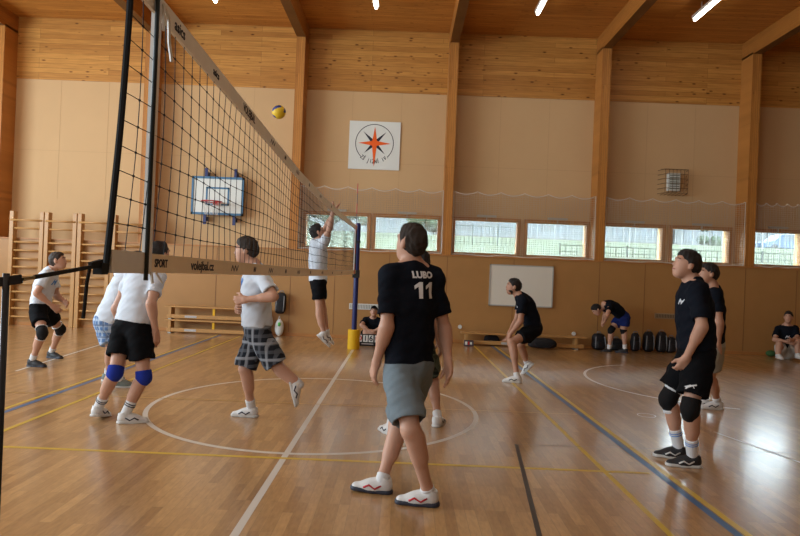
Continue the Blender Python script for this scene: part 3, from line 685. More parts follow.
# ------------------------------------------------------------------ people: smooth bodies from blended round shapes
V3 = lambda p: np.asarray(p, float)
def unit(v): v = V3(v); return v/(np.linalg.norm(v)+1e-12)
class Cap:
    def __init__(s, a, b, ra, rb, k=.0, flat=None, cut=()):
        s.a, s.b, s.ra, s.rb, s.k, s.flat, s.cut = V3(a), V3(b), ra, rb, k, flat, cut
    def bbox(s):
        r = max(s.ra, s.rb); return np.minimum(s.a, s.b)-r, np.maximum(s.a, s.b)+r
    def ev(s, X, Y, Z):
        ba = s.b-s.a; L2 = ba@ba + 1e-9
        px, py, pz = X-s.a[0], Y-s.a[1], Z-s.a[2]
        t = np.clip((px*ba[0]+py*ba[1]+pz*ba[2])/L2, 0, 1)
        qx, qy, qz = px-t*ba[0], py-t*ba[1], pz-t*ba[2]
        q2 = qx*qx+qy*qy+qz*qz; f = 1.
        if s.flat is not None:
            n, fs = s.flat; qn = qx*n[0]+qy*n[1]+qz*n[2]; q2 = q2+(1/fs**2-1)*qn*qn; f = .5+.5*fs
        d = (np.sqrt(q2)-(s.ra+(s.rb-s.ra)*t))*f
        for p, n in s.cut: d = np.maximum(d, (X-p[0])*n[0]+(Y-p[1])*n[1]+(Z-p[2])*n[2])
        return d
class Ell:
    def __init__(s, c, ax, r, k=.0, cut=()):
        s.c, s.ax, s.r, s.k, s.cut = V3(c), [V3(a) for a in ax], V3(r), k, cut
    def bbox(s):
        e = sum(np.abs(a)*r for a, r in zip(s.ax, s.r)); return s.c-e, s.c+e
    def ev(s, X, Y, Z):
        px, py, pz = X-s.c[0], Y-s.c[1], Z-s.c[2]; k0 = 0; k1 = 0
        for a, r in zip(s.ax, s.r):
            q = px*a[0]+py*a[1]+pz*a[2]; k0 = k0+(q/r)**2; k1 = k1+(q/r/r)**2
        k0 = np.sqrt(k0); k1 = np.sqrt(k1)+1e-9; d = k0*(k0-1)/k1
        for p, n in s.cut: d = np.maximum(d, (X-p[0])*n[0]+(Y-p[1])*n[1]+(Z-p[2])*n[2])
        return d
_W = [(unit(RNG.normal(size=3)*np.array([1, 1, .8]))*2*math.pi/wl, RNG.uniform(0, 6.28), amp) for wl, amp in ((.20, .0040), (.14, .0034), (.11, .0028), (.09, .0022), (.07, .0018), (.055, .0012), (.17, .0036))]
_WF = [(unit(RNG.normal(size=3))*2*math.pi/wl, RNG.uniform(0, 6.28), amp) for wl, amp in ((.045, .0022), (.034, .0022), (.027, .0018), (.022, .0014), (.04, .002))]
def field(prims, h, carves=(), wrinkle=0., pad=.02, fine=0.):
    bb = [p.bbox() for p in prims]; lo = np.min([b[0] for b in bb], 0)-pad-2*h; hi = np.max([b[1] for b in bb], 0)+pad+2*h
    n = np.ceil((hi-lo)/h).astype(int)+1; d = np.full(n, .25, np.float32)
    ax = [(lo[i]+h*np.arange(n[i])).astype(np.float32) for i in range(3)]
    def sub(b, m):
        i0 = np.maximum(0, np.floor((b[0]-m-lo)/h).astype(int)); i1 = np.minimum(n, np.ceil((b[1]+m-lo)/h).astype(int)+1)
        if np.any(i1 <= i0): return None, None
        sl = tuple(slice(a, c) for a, c in zip(i0, i1))
        return sl, (ax[0][sl[0]][:, None, None], ax[1][sl[1]][None, :, None], ax[2][sl[2]][None, None, :])
    for p, b in zip(prims, bb):
        sl, g = sub(b, p.k+3*h+.01); di = p.ev(*g); cur = d[sl]
        if p.k > 0:
            hh = np.maximum(p.k-np.abs(cur-di), 0)/p.k; d[sl] = np.minimum(cur, di)-hh*hh*p.k*.25
        else: d[sl] = np.minimum(cur, di)
    if wrinkle:
        g = (ax[0][:, None, None], ax[1][None, :, None], ax[2][None, None, :]); w = 0
        for k, ph, a in _W: w = w + a*np.sin(g[0]*k[0]+g[1]*k[1]+g[2]*k[2]+ph)
        d = d+np.where(np.abs(d) < .06, w*wrinkle, 0).astype(np.float32)
    if fine:
        g = (ax[0][:, None, None], ax[1][None, :, None], ax[2][None, None, :]); w = 0
        for k, ph, a in _WF: w = w + a*np.sin(g[0]*k[0]+g[1]*k[1]+g[2]*k[2]+ph)
        d = d+(w*fine).astype(np.float32)
    for p in carves:
        sl, g = sub(p.bbox(), 3*h)
        if sl is not None: d[sl] = np.maximum(d[sl], -p.ev(*g))
    return d, lo, h
_CO = np.array([(i, j, k) for i in (0, 1) for j in (0, 1) for k in (0, 1)])
_ED = [(a, b) for a in range(8) for b in range(a+1, 8) if np.abs(_CO[a]-_CO[b]).sum() == 1]
def nets(d, lo, h):
    ins = d < 0; c = ins.astype(np.int8)
    tot = sum(c[i:c.shape[0]-1+i, j:c.shape[1]-1+j, k:c.shape[2]-1+k] for i, j, k in _CO)
    idx = np.argwhere((tot > 0) & (tot < 8)); vid = np.full(tot.shape, -1, np.int64); vid[tuple(idx.T)] = np.arange(len(idx))
    vals = np.stack([d[idx[:, 0]+i, idx[:, 1]+j, idx[:, 2]+k] for i, j, k in _CO], 1)
    acc = np.zeros((len(idx), 3)); cnt = np.zeros(len(idx))
    for a, b in _ED:
        va, vb = vals[:, a], vals[:, b]; m = (va < 0) != (vb < 0); t = np.where(m, va/np.where(m, va-vb, 1), 0)
        acc += m[:, None]*(_CO[a]+t[:, None]*(_CO[b]-_CO[a])); cnt += m
    v = lo+h*(idx+acc/cnt[:, None]); quads = []
    for a in range(3):
        o1, o2 = [(1, 2), (2, 0), (0, 1)][a]
        s0 = [slice(None)]*3; s1 = [slice(None)]*3; s0[a] = slice(0, -1); s1[a] = slice(1, None)
        A, B = ins[tuple(s0)], ins[tuple(s1)]; e = np.argwhere(A != B)
        e = e[(e[:, o1] > 0) & (e[:, o2] > 0) & (e[:, o1] < d.shape[o1]-1) & (e[:, o2] < d.shape[o2]-1)]
        def cell(u, w): q = e.copy(); q[:, o1] -= u; q[:, o2] -= w; return vid[tuple(q.T)]
        Q = np.stack([cell(0, 0), cell(1, 0), cell(1, 1), cell(0, 1)], 1); f = ~A[tuple(e.T)]; Q[f] = Q[f][:, ::-1]; quads.append(Q)
    Q = np.concatenate(quads); Q = Q[(Q >= 0).all(1)]
    return v, Q
def smooth(v, Q, it=1, lam=.5):
    for _ in range(it):
        s = np.zeros_like(v); c = np.zeros(len(v))
        for k in range(4):
            a, b = Q[:, k], Q[:, (k+1) % 4]
            for x in range(3): s[:, x] += np.bincount(a, v[b, x], len(v)) + np.bincount(b, v[a, x], len(v))
            c += np.bincount(a, minlength=len(v)) + np.bincount(b, minlength=len(v))
        v = v+lam*(s/np.maximum(c, 1)[:, None]-v)
    return v
def sdf(name, prims, h, m, parent=None, loc=None, carves=(), wrinkle=0., it=1, fine=0.):
    v, Q = nets(*field(prims, h, carves, wrinkle, fine=fine)); v = smooth(v, Q, it, .45)
    base = V3(loc if loc is not None else parent['_w'])
    me = bpy.data.meshes.new(name); me.vertices.add(len(v)); me.vertices.foreach_set('co', (v-base).astype(np.float32).ravel())
    me.loops.add(len(Q)*4); me.loops.foreach_set('vertex_index', Q.astype(np.int32).ravel()); me.polygons.add(len(Q))
    me.polygons.foreach_set('loop_start', np.arange(0, len(Q)*4, 4, dtype=np.int32)); me.update(calc_edges=True); me.validate()
    me.polygons.foreach_set('use_smooth', [True]*len(me.polygons)); me.materials.append(m)
    return link(name, me, parent, Vector(base))

# cloth, skin, hair
def cloth(name, c, **k): return mat(name, c, k.pop('rough', .85), k.pop('spec', .15), bump=.25, bscale=90, **k)
SKIN = [mat('skin_fair', (.52, .29, .20), .5, .35, nscale=9, namt=.07), mat('skin_tan', (.43, .225, .145), .5, .35, nscale=9, namt=.07)]
HAIR = {'brown': mat('short_brown_hair', (.035, .022, .015), .55, .3, bump=.8, bscale=160), 'black': mat('short_black_hair', (.014, .011, .010), .5, .3, bump=.8, bscale=160),
        'stubble': mat('cropped_brown_hair', (.034, .024, .018), .7, .2, bump=.6, bscale=220)}
TEE_W = cloth('white_jersey_cloth', (.60, .66, .74)); TEE_B = cloth('black_jersey_cloth', (.0075, .0095, .015), spec=.06); SH_B = cloth('black_shorts_cloth', (.007, .0075, .009), spec=.06)
SH_G = cloth('grey_blue_shorts_cloth', (.16, .20, .225)); SH_K = cloth('khaki_grey_shorts_cloth', (.30, .29, .24)); SH_BL = cloth('blue_shorts_cloth', (.012, .025, .14)); SH_W = cloth('pale_shorts_cloth', (.55, .54, .50))
PL_D = plaid('dark_grey_plaid', (.016, .019, .026), (.12, .135, .16), (.36, .39, .43), 15); PL_B = plaid('blue_white_plaid', (.10, .19, .38), (.50, .60, .72), (.04, .07, .16), 16)
SH_P = plaid('dark_green_pattern', (.015, .02, .016), (.05, .07, .05), (.10, .12, .09), 20)
PAD_B = cloth('black_knee_pad', (.012, .012, .013)); PAD_BL = cloth('blue_knee_pad', (.015, .035, .30)); WHITE_C = cloth('white_elastic', (.70, .71, .72))
SOCK_W = cloth('white_sock', (.68, .69, .70)); SOCK_N = cloth('navy_sock', (.015, .022, .09))
SHOE_W = mat('white_shoe_leather', (.66, .66, .65), .45, .4); SHOE_B = mat('black_shoe_mesh', (.022, .023, .026), .55, .35); SHOE_G = mat('grey_green_shoe_mesh', (.17, .21, .20), .55, .35)
SOLE_W = mat('white_rubber_sole', (.60, .60, .58), .5, .4); SOLE_D = mat('dark_rubber_sole', (.03, .035, .055), .5, .4); SOLE_R = mat('gum_red_sole', (.22, .07, .045), .5, .4)
STR_D = mat('dark_shoe_stripe', (.02, .02, .035), .5, .3); STR_R = mat('red_shoe_stripe', (.45, .02, .03), .5, .3); LACE = mat('shoe_lace', (.62, .62, .60), .7, .2); LACE_D = mat('dark_shoe_lace', (.05, .05, .055), .7, .2)
EYE_W = mat('eye_white', (.65, .62, .58), .3, .5); EYE_I = mat('dark_iris', (.03, .02, .015), .2, .5); LIP = mat('lips', (.36, .14, .11), .5, .3); BROW = mat('eyebrow_hair', (.03, .02, .015), .7, .2)
BLUE_INK = mat('blue_shirt_print', (.06, .22, .60), .7, .2); GREY_INK = mat('pale_shirt_print', (.55, .58, .62), .7, .2)

def facing(yaw): a = math.radians(yaw); return np.array([math.sin(a), math.cos(a), 0.])
def lift(px, A, B, la, lb, sign):
    mid = (A+B)/2; r = ray(*px); best = None
    for dy in np.linspace(-.55, .55, 221):
        y = mid[1]+dy; P = CAM+(y-CAM[1])/r[1]*r
        c = (np.linalg.norm(P-A)-la)**2+(np.linalg.norm(P-B)-lb)**2 + (.004 if dy*sign < 0 else 0) + 1e-4*abs(dy)
        if best is None or c < best[0]: best = (c, P)
    return best[1]
def hand_prims(Wp, d, t, n, s, curl, sc=1.):
    """palm and five fingers; d along the hand, t towards the thumb side, n the way the palm faces"""
    P = []; offs = (.031, .0105, -.0105, -.030); K = [Wp+s*(d*(.093-.006*abs(i-1.2))+t*o) for i, o in enumerate(offs)]
    for k_, o in zip(K, offs): P.append(Cap(Wp+s*(d*.008+t*o*.55), k_, .0165*s, .0125*s, .018*s))
    for i, (k_, L) in enumerate(zip(K, (.072, .082, .076, .060))):
        c1 = math.radians(curl*(.55+.08*i)); c2 = math.radians(curl*(1.2+.1*i)); d1 = d*math.cos(c1)+n*math.sin(c1)+t*(.10-.07*i); d2 = d*math.cos(c2)+n*math.sin(c2)
        m_ = k_+s*L*.5*unit(d1); P += [Cap(k_-d*.01*s, m_, .0105*s, .0093*s, .006*s), Cap(m_, m_+s*L*.5*d2, .0093*s, .0078*s, .004*s)]
    b = Wp+s*(d*.025+t*.022); td = unit(d*.62+t*.72+n*.35); m_ = b+s*.045*td; e = m_+s*.036*unit(d*.85+t*.30+n*.4)
    P += [Cap(Wp+s*(d*.02+t*.01), m_, .0165*s, .0125*s, .014*s), Cap(m_, e, .0115*s, .0092*s, .005*s)]
    return P

def person(sp):
    s = sp.get('S', 1.05); Y = sp['Y']; h = sp.get('h', .009)
    N_ = lambda v: float(np.linalg.norm(v))
    Pv = at(*sp['pel'], Y); Nk = at(*sp['neck'][:2], Y+sp['neck'][2]); U = unit(Nk-Pv); L = N_(Nk-Pv)
    def fr(yaw):
        a = math.radians(yaw); R = np.array([math.cos(a), -math.sin(a), 0.]); R = unit(R-U*(R@U)); return R, np.cross(U, R)
    Rh, Fh = fr(sp['hy']); Rs, Fs = fr(sp['sy'])
    def T(u, r=0, f=0):
        w = min(1, max(0, (u-.1)/.7)); R = unit(Rh*(1-w)+Rs*w); F = np.cross(U, R); bend = sp.get('bend', 0)*s*math.sin(math.pi*min(1, max(0, u)))
        return Pv+U*u*L+R*r*s+F*(f*s-bend), (R, F, U)
    hx, hy_, hd, kyaw, kp = sp['head']; Hc = at(hx, hy_, Y+hd); a, p = math.radians(kyaw), math.radians(kp)
    hf = np.array([math.sin(a)*math.cos(p), math.cos(a)*math.cos(p), math.sin(p)]); hr = np.array([math.cos(a), -math.sin(a), 0.])
    rl = math.radians(sp.get('tilt', 0)); hu = np.cross(hr, hf); hr, hu = hr*math.cos(rl)-hu*math.sin(rl), hu*math.cos(rl)+hr*math.sin(rl)
    HA = (hr, hf, hu); hs = sp.get('hs', 1.)*s
    H = lambda r, f, u: Hc+(hr*r+hf*f+hu*u)*hs
    ua, fa, th, sh = .30*s, .265*s, .44*s, .44*s
    J = {}
    for side, sg in (('L', -1), ('R', 1)):
        A = sp['arm'+side]; shp = T(.858)[0]+Rs*sg*sp.get('shw', .156)*s+V3(A.get('sho', (0, 0, 0)))
        W_ = at(*A['wr'], shp[1]+A.get('dy', 0)); E = lift(A['el'], shp, W_, ua, fa, A.get('sg', 1)) if 'edy' not in A else at(*A['el'], shp[1]+A['edy'])
        G = sp['leg'+side]; hip = Pv+Rh*sg*.092*s-U*.03*s
        if 'y' in G: An = at(*G['an'], G['y'])
        else: An = at(*G['an'], G.get('z', .088*s), 2)
        Kn = lift(G['kn'], hip, An, th, sh, G.get('sg', -1)) if 'kdy' not in G else at(*G['kn'], Y+G['kdy'])
        J[side] = dict(sho=shp, el=E, wr=W_, hip=hip, kn=Kn, an=An)
        if sp.get('dbg'): print(sp['dbg'], side, 'ua %.2f fa %.2f th %.2f sh %.2f' % (N_(E-shp)/s, N_(W_-E)/s, N_(Kn-hip)/s, N_(An-Kn)/s), 'knee', np.round(Kn, 2), 'ank', np.round(An, 2), 'el', np.round(E, 2))
    if sp.get('dbg'): print(sp['dbg'], 'torso %.2f' % (L/s), 'head-neck %.2f' % (N_(Hc-Nk)/s), 'pel', np.round(Pv, 2), 'top z %.2f' % (Hc+hu*.12*hs)[2], 'pel-z', round(Pv[2], 2))
    base = (float(Pv[0]), float(Pv[1]), max(0., float(min(J['L']['an'][2], J['R']['an'][2])-.088*s)))
    sk = sp.get('skin', SKIN[0])
    # ---- body
    B = []
    for u, r, k in ((-.03, (.155, .105, .13), .05), (.28, (.135, .092, .17), .06), (.60, (.158, .112, .17), .06), (.80, (.15, .095, .11), .05)):
        c, ax = T(u); B.append(Ell(c, ax, V3(r)*s, k*s))
    for sg in (-1, 1):
        j = J['L' if sg < 0 else 'R']
        c0 = T(.93)[0]; B += [Cap(c0, j['sho'], .058*s, .054*s, .04*s), Cap(Nk+U*.02*s, j['sho']+U*.012*s, .042*s, .040*s, .05*s)]
    nb = Nk-U*.03*s+Fs*.02*s; B += [Cap(nb, H(0, -.018, -.05), .056*s, .050*hs, .03*s)]
    B += [Ell(H(0, -.012, .018), HA, V3((.077, .098, .098))*hs, .02*hs), Ell(H(0, .03, -.035), HA, V3((.063, .068, .085))*hs, .03*hs), Ell(H(0, .052, -.092), HA, V3((.040, .036, .030))*hs, .03*hs),
          Cap(H(0, .088, .016), H(0, .104, -.024), .008*hs, .0125*hs, .012*hs), Ell(H(0, .076, .034), HA, V3((.052, .022, .013))*hs, .02*hs), Ell(H(0, .088, -.060), HA, V3((.026, .014, .012))*hs, .012*hs)]
    for sg in (-1, 1):
        B.append(Ell(H(sg*.079, -.008, -.012), HA, V3((.011, .020, .032))*hs, .008*hs))
    for side, sg in (('L', -1), ('R', 1)):
        j = J[side]; A = sp['arm'+side]; sho, el, wr = j['sho'], j['el'], j['wr']; d = unit(wr-el); du = unit(el-sho)
        B += [Cap(sho, el, .053*s, .040*s, .03*s), Cap(sho+du*.08*s, sho+du*.17*s, .050*s, .046*s, .03*s), Cap(el, wr, .042*s, .028*s, .02*s), Cap(el+d*.03*s, el+d*.10*s, .043*s, .039*s, .03*s)]
        hd_ = unit(A['hd']) if 'hd' in A else d
        tdir = V3(A['th']) if 'th' in A else Fs
        t = unit(tdir-hd_*(tdir@hd_)); n = unit(np.cross(hd_, t)); ref = V3(A['pn']) if 'pn' in A else -Rs*sg
        if n@ref < 0: n = -n
        B += hand_prims(wr, hd_, t, n, s*1.06, A.get('curl', 35))
        hip, kn, an = j['hip'], j['kn'], j['an']; dt = unit(kn-hip); ds = unit(an-kn)
        fwd = unit(V3(facing(sp['leg'+side]['toe'][0]))); back = -unit(fwd-ds*(fwd@ds))
        B += [Cap(hip, kn, .088*s, .055*s, .03*s), Cap(hip+dt*.06*s, hip+dt*.22*s, .086*s, .076*s, .04*s), Cap(kn, an, .052*s, .036*s, .025*s),
              Cap(kn+ds*.07*s+back*.018*s, kn+ds*.20*s+back*.014*s, .050*s, .042*s, .05*s), Cap(an-ds*.02*s, an+ds*.004*s, .036*s, .034*s, .02*s), Ell(kn-back*.012*s, (unit(np.cross(ds, back)), back, ds), V3((.046, .045, .055))*s, .03*s)]
    body = sdf('person', B, h, sk, None, base); tag(body, sp['label'], 'person')
    # ---- face and hair
    for sg in (-1, 1):
        m = MB(); m.ball(H(sg*.031, .0735, .010), .0125*hs, 12, 8); e = m.build('eye', EYE_W, body, smooth=True)
        m = MB(); m.ball(H(sg*.031, .0825, .010), .0058*hs, 10, 6); m.build('iris', EYE_I, e, smooth=True)
        m = MB(); m.tube([H(sg*.014, .094, .029), H(sg*.032, .0925, .034), H(sg*.05, .080, .028)], .0042*hs, 6); m.build('eyebrow', BROW, body, smooth=True)
    m = MB(); m.tube([H(-.024, .090, -.060), H(0, .102, -.0585), H(.024, .090, -.060)], .006*hs, 6); m.build('mouth', LIP, body, smooth=True)
    ht = sp.get('hairt', .012)
    cut = [(H(0, .084, .078), unit(hf*.785-hu*.62)), (H(0, .012, -.028), unit(hf*.59-hu*.807))]
    HP = [Ell(H(0, -.013, .020), HA, V3((.0815, .098+ht*.7, .098+ht))*hs, .0, cut), Ell(H(0, -.045, .0), HA, V3((.068, .068+ht*.6, .085))*hs, .01, cut),
          Ell(H(0, .030, .085), HA, V3((.055, .045, .020+ht))*hs, .02, cut)]
    if sp.get('beard'):
        bd = sdf('beard', [Ell(H(0, .030, -.038), HA, V3((.0655, .0705, .0875))*hs, .0, [(H(0, .06, -.058), unit(hu+hf*.15))])], min(h, .008), HAIR['stubble'], body)
    if sp.get('cap'):
        HP.append(Cap(H(0, .06, .065), H(0, .15, .055), .06*hs, .05*hs, .01, (hu, .2)))
    sdf('cap' if sp.get('cap') else 'hair', HP, min(h, .008), HAIR[sp.get('hair', 'brown')] if not sp.get('cap') else SH_B, body, fine=0 if sp.get('cap') else sp.get('hw', 1.), it=1)
    # ---- shirt
    lo_ = sp.get('loose', 1.); hem = sp.get('hem', .02); c_hem = T(hem)[0]
    Q = []
    for u, r, k in ((.28, (.156, .116, .17), .06), (.60, (.172, .128, .17), .06), (.80, (.162, .110, .115), .05)):
        c, ax = T(u); Q.append(Ell(c, ax, V3(r)*s*(.5+.5*lo_), k*s))
    cA, cB = T(hem-.10)[0], T(.55)[0]; Q.append(Cap(cA, cB, .180*s*lo_, .172*s*(.5+.5*lo_), .04*s, (Fh, .72)))
    carv = []
    for sg in (-1, 1):
        j = J['L' if sg < 0 else 'R']; sho, el = j['sho'], j['el']; du = unit(el-sho); end = sho+du*sp.get('sleeve', .20)*s
        Q += [Cap(T(.90)[0], sho, .070*s, .066*s, .05*s), Cap(Nk-U*.015*s, sho+U*.010*s, .050*s, .052*s, .05*s), Cap(sho, end+du*.06*s, .067*s, .068*s*(.4+.6*lo_), .03*s, None, [(end, du)])]
        if h < .009: carv.append(Cap(end-du*.012*s, end+du*.2, .053*s, .053*s))
    carv.append(Ell(Nk+U*.062*s+Fs*.03*s, (Rs, Fs, U), V3((.068, .074, .058))*s))
    for q in Q:
        q.cut = list(q.cut)+[(c_hem, -U)]
    shirt = sdf('shirt', Q, h, sp['shirt'], body, carves=carv, wrinkle=sp.get('wr', .8), it=1)
    # ---- shorts
    Q = [Ell(T(.0)[0], T(.0)[1], V3((.174, .132, .15))*s, .04*s), Cap(T(.0)[0], T(.12)[0], .158*s, .150*s, .03*s, (Fh, .78))]
    carv = []; fr_ = sp.get('shl', .72); cutw = (T(.16)[0], U)
    for side in 'LR':
        j = J[side]; hip, kn = j['hip'], j['kn']; dt = unit(kn-hip); end = hip+(kn-hip)*fr_; lw = sp.get('legw', .112)
        Q += [Cap(hip+dt*.02, end+dt*.1, .106*s, lw*s, .03*s, None, [(end, dt)]), Cap(hip+dt*.06*s, hip+dt*.24*s, .104*s, .096*s, .03*s, None, [(end, dt)])]
        if h < .009: carv.append(Cap(end-dt*.02*s, end+dt*.2, (lw-.02)*s, (lw-.02)*s))
    for q in Q[:2]: q.cut = [cutw]
    shorts = sdf('shorts', Q, h, sp['shorts'], body, carves=carv, wrinkle=.8)
    if sp.get('panel'):
        j = J[sp['panel']]; hip, kn = j['hip'], j['kn']; o_ = Fh
        P_ = sdf('side_panel', [Cap(hip+o_*.080*s, hip+(kn-hip)*fr_+o_*.085*s, .066*s, .066*s, 0, None, [(hip+(kn-hip)*fr_, unit(kn-hip))])], h, SH_W, shorts)
    # ---- pads, socks, shoes
    for side, sg in (('L', -1), ('R', 1)):
        j = J[side]; G = sp['leg'+side]; kn, an, hip = j['kn'], j['an'], j['hip']; dt = unit(kn-hip); ds = unit(an-kn)
        if sp.get('pad'):
            fk = unit(dt-ds+1e-4*Fh); ph = sp.get('padh', .085)*s; a_, c_ = kn-dt*ph, kn+ds*ph
            pd = sdf('knee_pad', [Cap(a_, kn, .072*s, .066*s, .02*s, None, [(a_, -dt)]), Cap(kn, c_, .066*s, .060*s, .03*s, None, [(c_, ds)]), Ell(kn+fk*.028*s, (unit(np.cross(ds, fk)+1e-6), fk, unit(ds)), V3((.046, .040, ph/s*.8))*s, .02*s)], min(h, .008), sp['pad'], body)
            if sp.get('trim'):
                for p_, q_, r_ in ((a_, dt, .073), (c_, ds, .061)):
                    m = MB(); ax_ = unit(np.cross(q_, V3((.3, .5, .8)))); bx_ = np.cross(q_, ax_)
                    m.tube([p_+(ax_*math.cos(2*math.pi*k/20)+bx_*math.sin(2*math.pi*k/20))*r_*s for k in range(21)], .006*s, 6, False); m.build('trim', WHITE_C, pd, smooth=True)
            if sp.get('strap') == side:
                sdf('leg_wrap', [Cap(kn-dt*.125*s, kn-dt*.08*s, .073*s, .071*s, 0, None, [(kn-dt*.125*s, -dt), (kn-dt*.08*s, dt)])], min(h, .008), WHITE_C, body)
                sdf('leg_wrap', [Cap(kn+ds*.08*s, kn+ds*.11*s, .061*s, .058*s, 0, None, [(kn+ds*.08*s, -ds), (kn+ds*.115*s, ds)])], min(h, .008), WHITE_C, body)
        sl = sp.get('sockh', .10)*s
        so = sdf('sock', [Cap(an+ds*.008*s, an-ds*sl, .043*s, (.043+.05*sl/s)*s, 0, None, [(an-ds*sl, -ds)])], min(h, .008), sp.get('sock', SOCK_W), body)
        if sp.get('band'):
            m = MB(); p_ = an-ds*(sl-.03); ax_ = unit(np.cross(ds, V3((.3, .5, .8)))); bx_ = np.cross(ds, ax_)
            for o_ in (0, .02):
                m = MB(); m.tube([p_+ds*o_+(ax_*math.cos(2*math.pi*k/20)+bx_*math.sin(2*math.pi*k/20))*.0475*s for k in range(21)], .005*s, 6, False); m.build('stripe', SOLE_D if sp['band'] == 1 else BLUE_INK, so, smooth=True)
        ty, tp = G['toe']; a_, p_ = math.radians(ty), math.radians(tp); f = np.array([math.sin(a_)*math.cos(p_), math.cos(a_)*math.cos(p_), math.sin(p_)]); r = np.array([math.cos(a_), -math.sin(a_), 0.]); u = np.cross(r, f)
        FX = (r, f, u); K = lambda rr, ff, uu: an+(r*rr+f*ff+u*uu)*s
        ct = [(K(0, 0, -.066), -u)]
        sh_ = sdf('shoe', [Cap(K(0, -.025, -.045), K(0, .07, -.055), .043*s, .046*s, .02*s, None, ct), Cap(K(0, .05, -.056), K(0, .165, -.070), .046*s, .036*s, .02*s, (u, .9), ct), Cap(K(0, -.015, -.02), K(0, -.022, .018), .047*s, .042*s, .02*s, None, [(K(0, 0, .022), unit(u-f*.25))]), Cap(K(0, .0, -.02), K(0, .10, -.055), .040*s, .036*s, .025*s, None, ct)],
                  min(h, .007), sp.get('shoe', SHOE_W), body, carves=[Cap(K(0, -.012, .02), K(0, -.012, .06), .036*s, .04*s)])
        c2 = [(K(0, 0, -.062), u), (K(0, 0, -.088), -u)]
        sdf('sole', [Cap(K(0, -.03, -.075), K(0, .07, -.075), .047*s, .045*s, .02*s, None, c2), Cap(K(0, .07, -.075), K(0, .165, -.075), .047*s, .043*s, .01*s, None, c2)], min(h, .007), sp.get('sole', SOLE_W), sh_)
        m = MB()
        for i in range(4):
            q_ = .035+.024*i; zz = .012-.020*i; m.tube([K(-.028, q_, zz-.018), K(0, q_+.004, zz+.004), K(.028, q_, zz-.018)], .0045*s, 5)
        m.build('laces', sp.get('lace', LACE), sh_, smooth=True)
        if 'stripe' in sp:
            for e in (-1, 1):
                m = MB(); pts = [(.046, .0, -.03), (.049, .04, -.055), (.047, .08, -.035), (.044, .115, -.055)]
                m.tube([K(e*q[0], q[1], q[2]) for q in pts], .007*s, 6); m.build('side_stripe', sp['stripe'], sh_, smooth=True)
    return dict(body=body, shirt=shirt, shorts=shorts, T=T, J=J, U=U, R=Rs, F=Fs, s=s, H=H)

def wrap_on(name, me, host, origin, xd, zd, m, push, off=.004):
    """lay flat lettering onto a garment: every point is dropped along push onto the cloth"""
    x, z = unit(xd), unit(zd); push = Vector(unit(push)); bm = bmesh.new(); bm.from_mesh(me)
    bmesh.ops.triangulate(bm, faces=bm.faces)
    bmesh.ops.subdivide_edges(bm, edges=[e for e in bm.edges if e.calc_length() > .02], cuts=2, use_grid_fill=False)
    hv = host.data; W0 = Vector(host['_w']); co = np.empty(len(hv.vertices)*3, np.float32); hv.vertices.foreach_get('co', co); co = co.reshape(-1, 3)
    tree = BVHTree.FromPolygons([tuple(c) for c in co], [tuple(p.vertices) for p in hv.polygons])
    for v in bm.verts:
        p = Vector(V3(origin)+x*v.co.x+z*v.co.y)-W0
        q = tree.ray_cast(p-push*.4, push)
        base_ = q[0] if q[0] is not None else p
        v.co = base_-push*(off+max(0, v.co.z))
    bm.to_mesh(me); bm.free(); me.materials.clear(); me.materials.append(m)
    return link(name, me, host, W0)

DBG = False
# crouching player far left
pA = person(dict(label='man in white shirt and black knee pads crouching in front of the wall bars', dbg='A' if DBG else None, S=1.04, Y=2.05, h=.010,
    pel=(40.5, 306), neck=(52, 269.5, .03), hy=80, sy=72, head=(58, 260.5, 0, 80, 10), bend=.03, hair='brown', shirt=TEE_W, shorts=SH_B, pad=PAD_B, trim=True, shoe=SHOE_B, sole=SOLE_D, lace=LACE_D, shl=.62, hem=-.04,
    armL=dict(el=(57, 296), wr=(64.5, 302), dy=-.10, sg=1, th=(0, 0, 1), curl=30), armR=dict(el=(36.5, 293), wr=(52.5, 306), dy=.0, sg=-1, th=(.2, 0, 1), curl=40),
    legL=dict(an=(51.5, 352), kn=(60.5, 329), sg=-1, toe=(105, 0)), legR=dict(an=(32.5, 360), kn=(42.5, 333), sg=-1, toe=(95, 0)), sockh=.09))
# bending player partly hidden behind the net tape
pB = person(dict(label='man in white shirt and blue plaid shorts bending behind another player', dbg='B' if DBG else None, S=1.04, Y=.75, h=.010,
    pel=(107, 320), neck=(130, 270, .05), hy=35, sy=35, head=(138, 261.5, .10, 40, -10), hair='brown', shirt=TEE_W, shorts=PL_B, shoe=SHOE_G, sole=SOLE_W, loose=1.05, shl=.80, hem=-.02,
    armL=dict(el=(125, 300), wr=(140, 318), dy=.1, sg=1), armR=dict(el=(142, 300), wr=(150, 318), dy=0.0, sg=1),
    legL=dict(an=(108, 374), kn=(112, 350), sg=1, toe=(60, 0)), legR=dict(an=(119, 380), kn=(123, 352), sg=1, toe=(70, 0))))
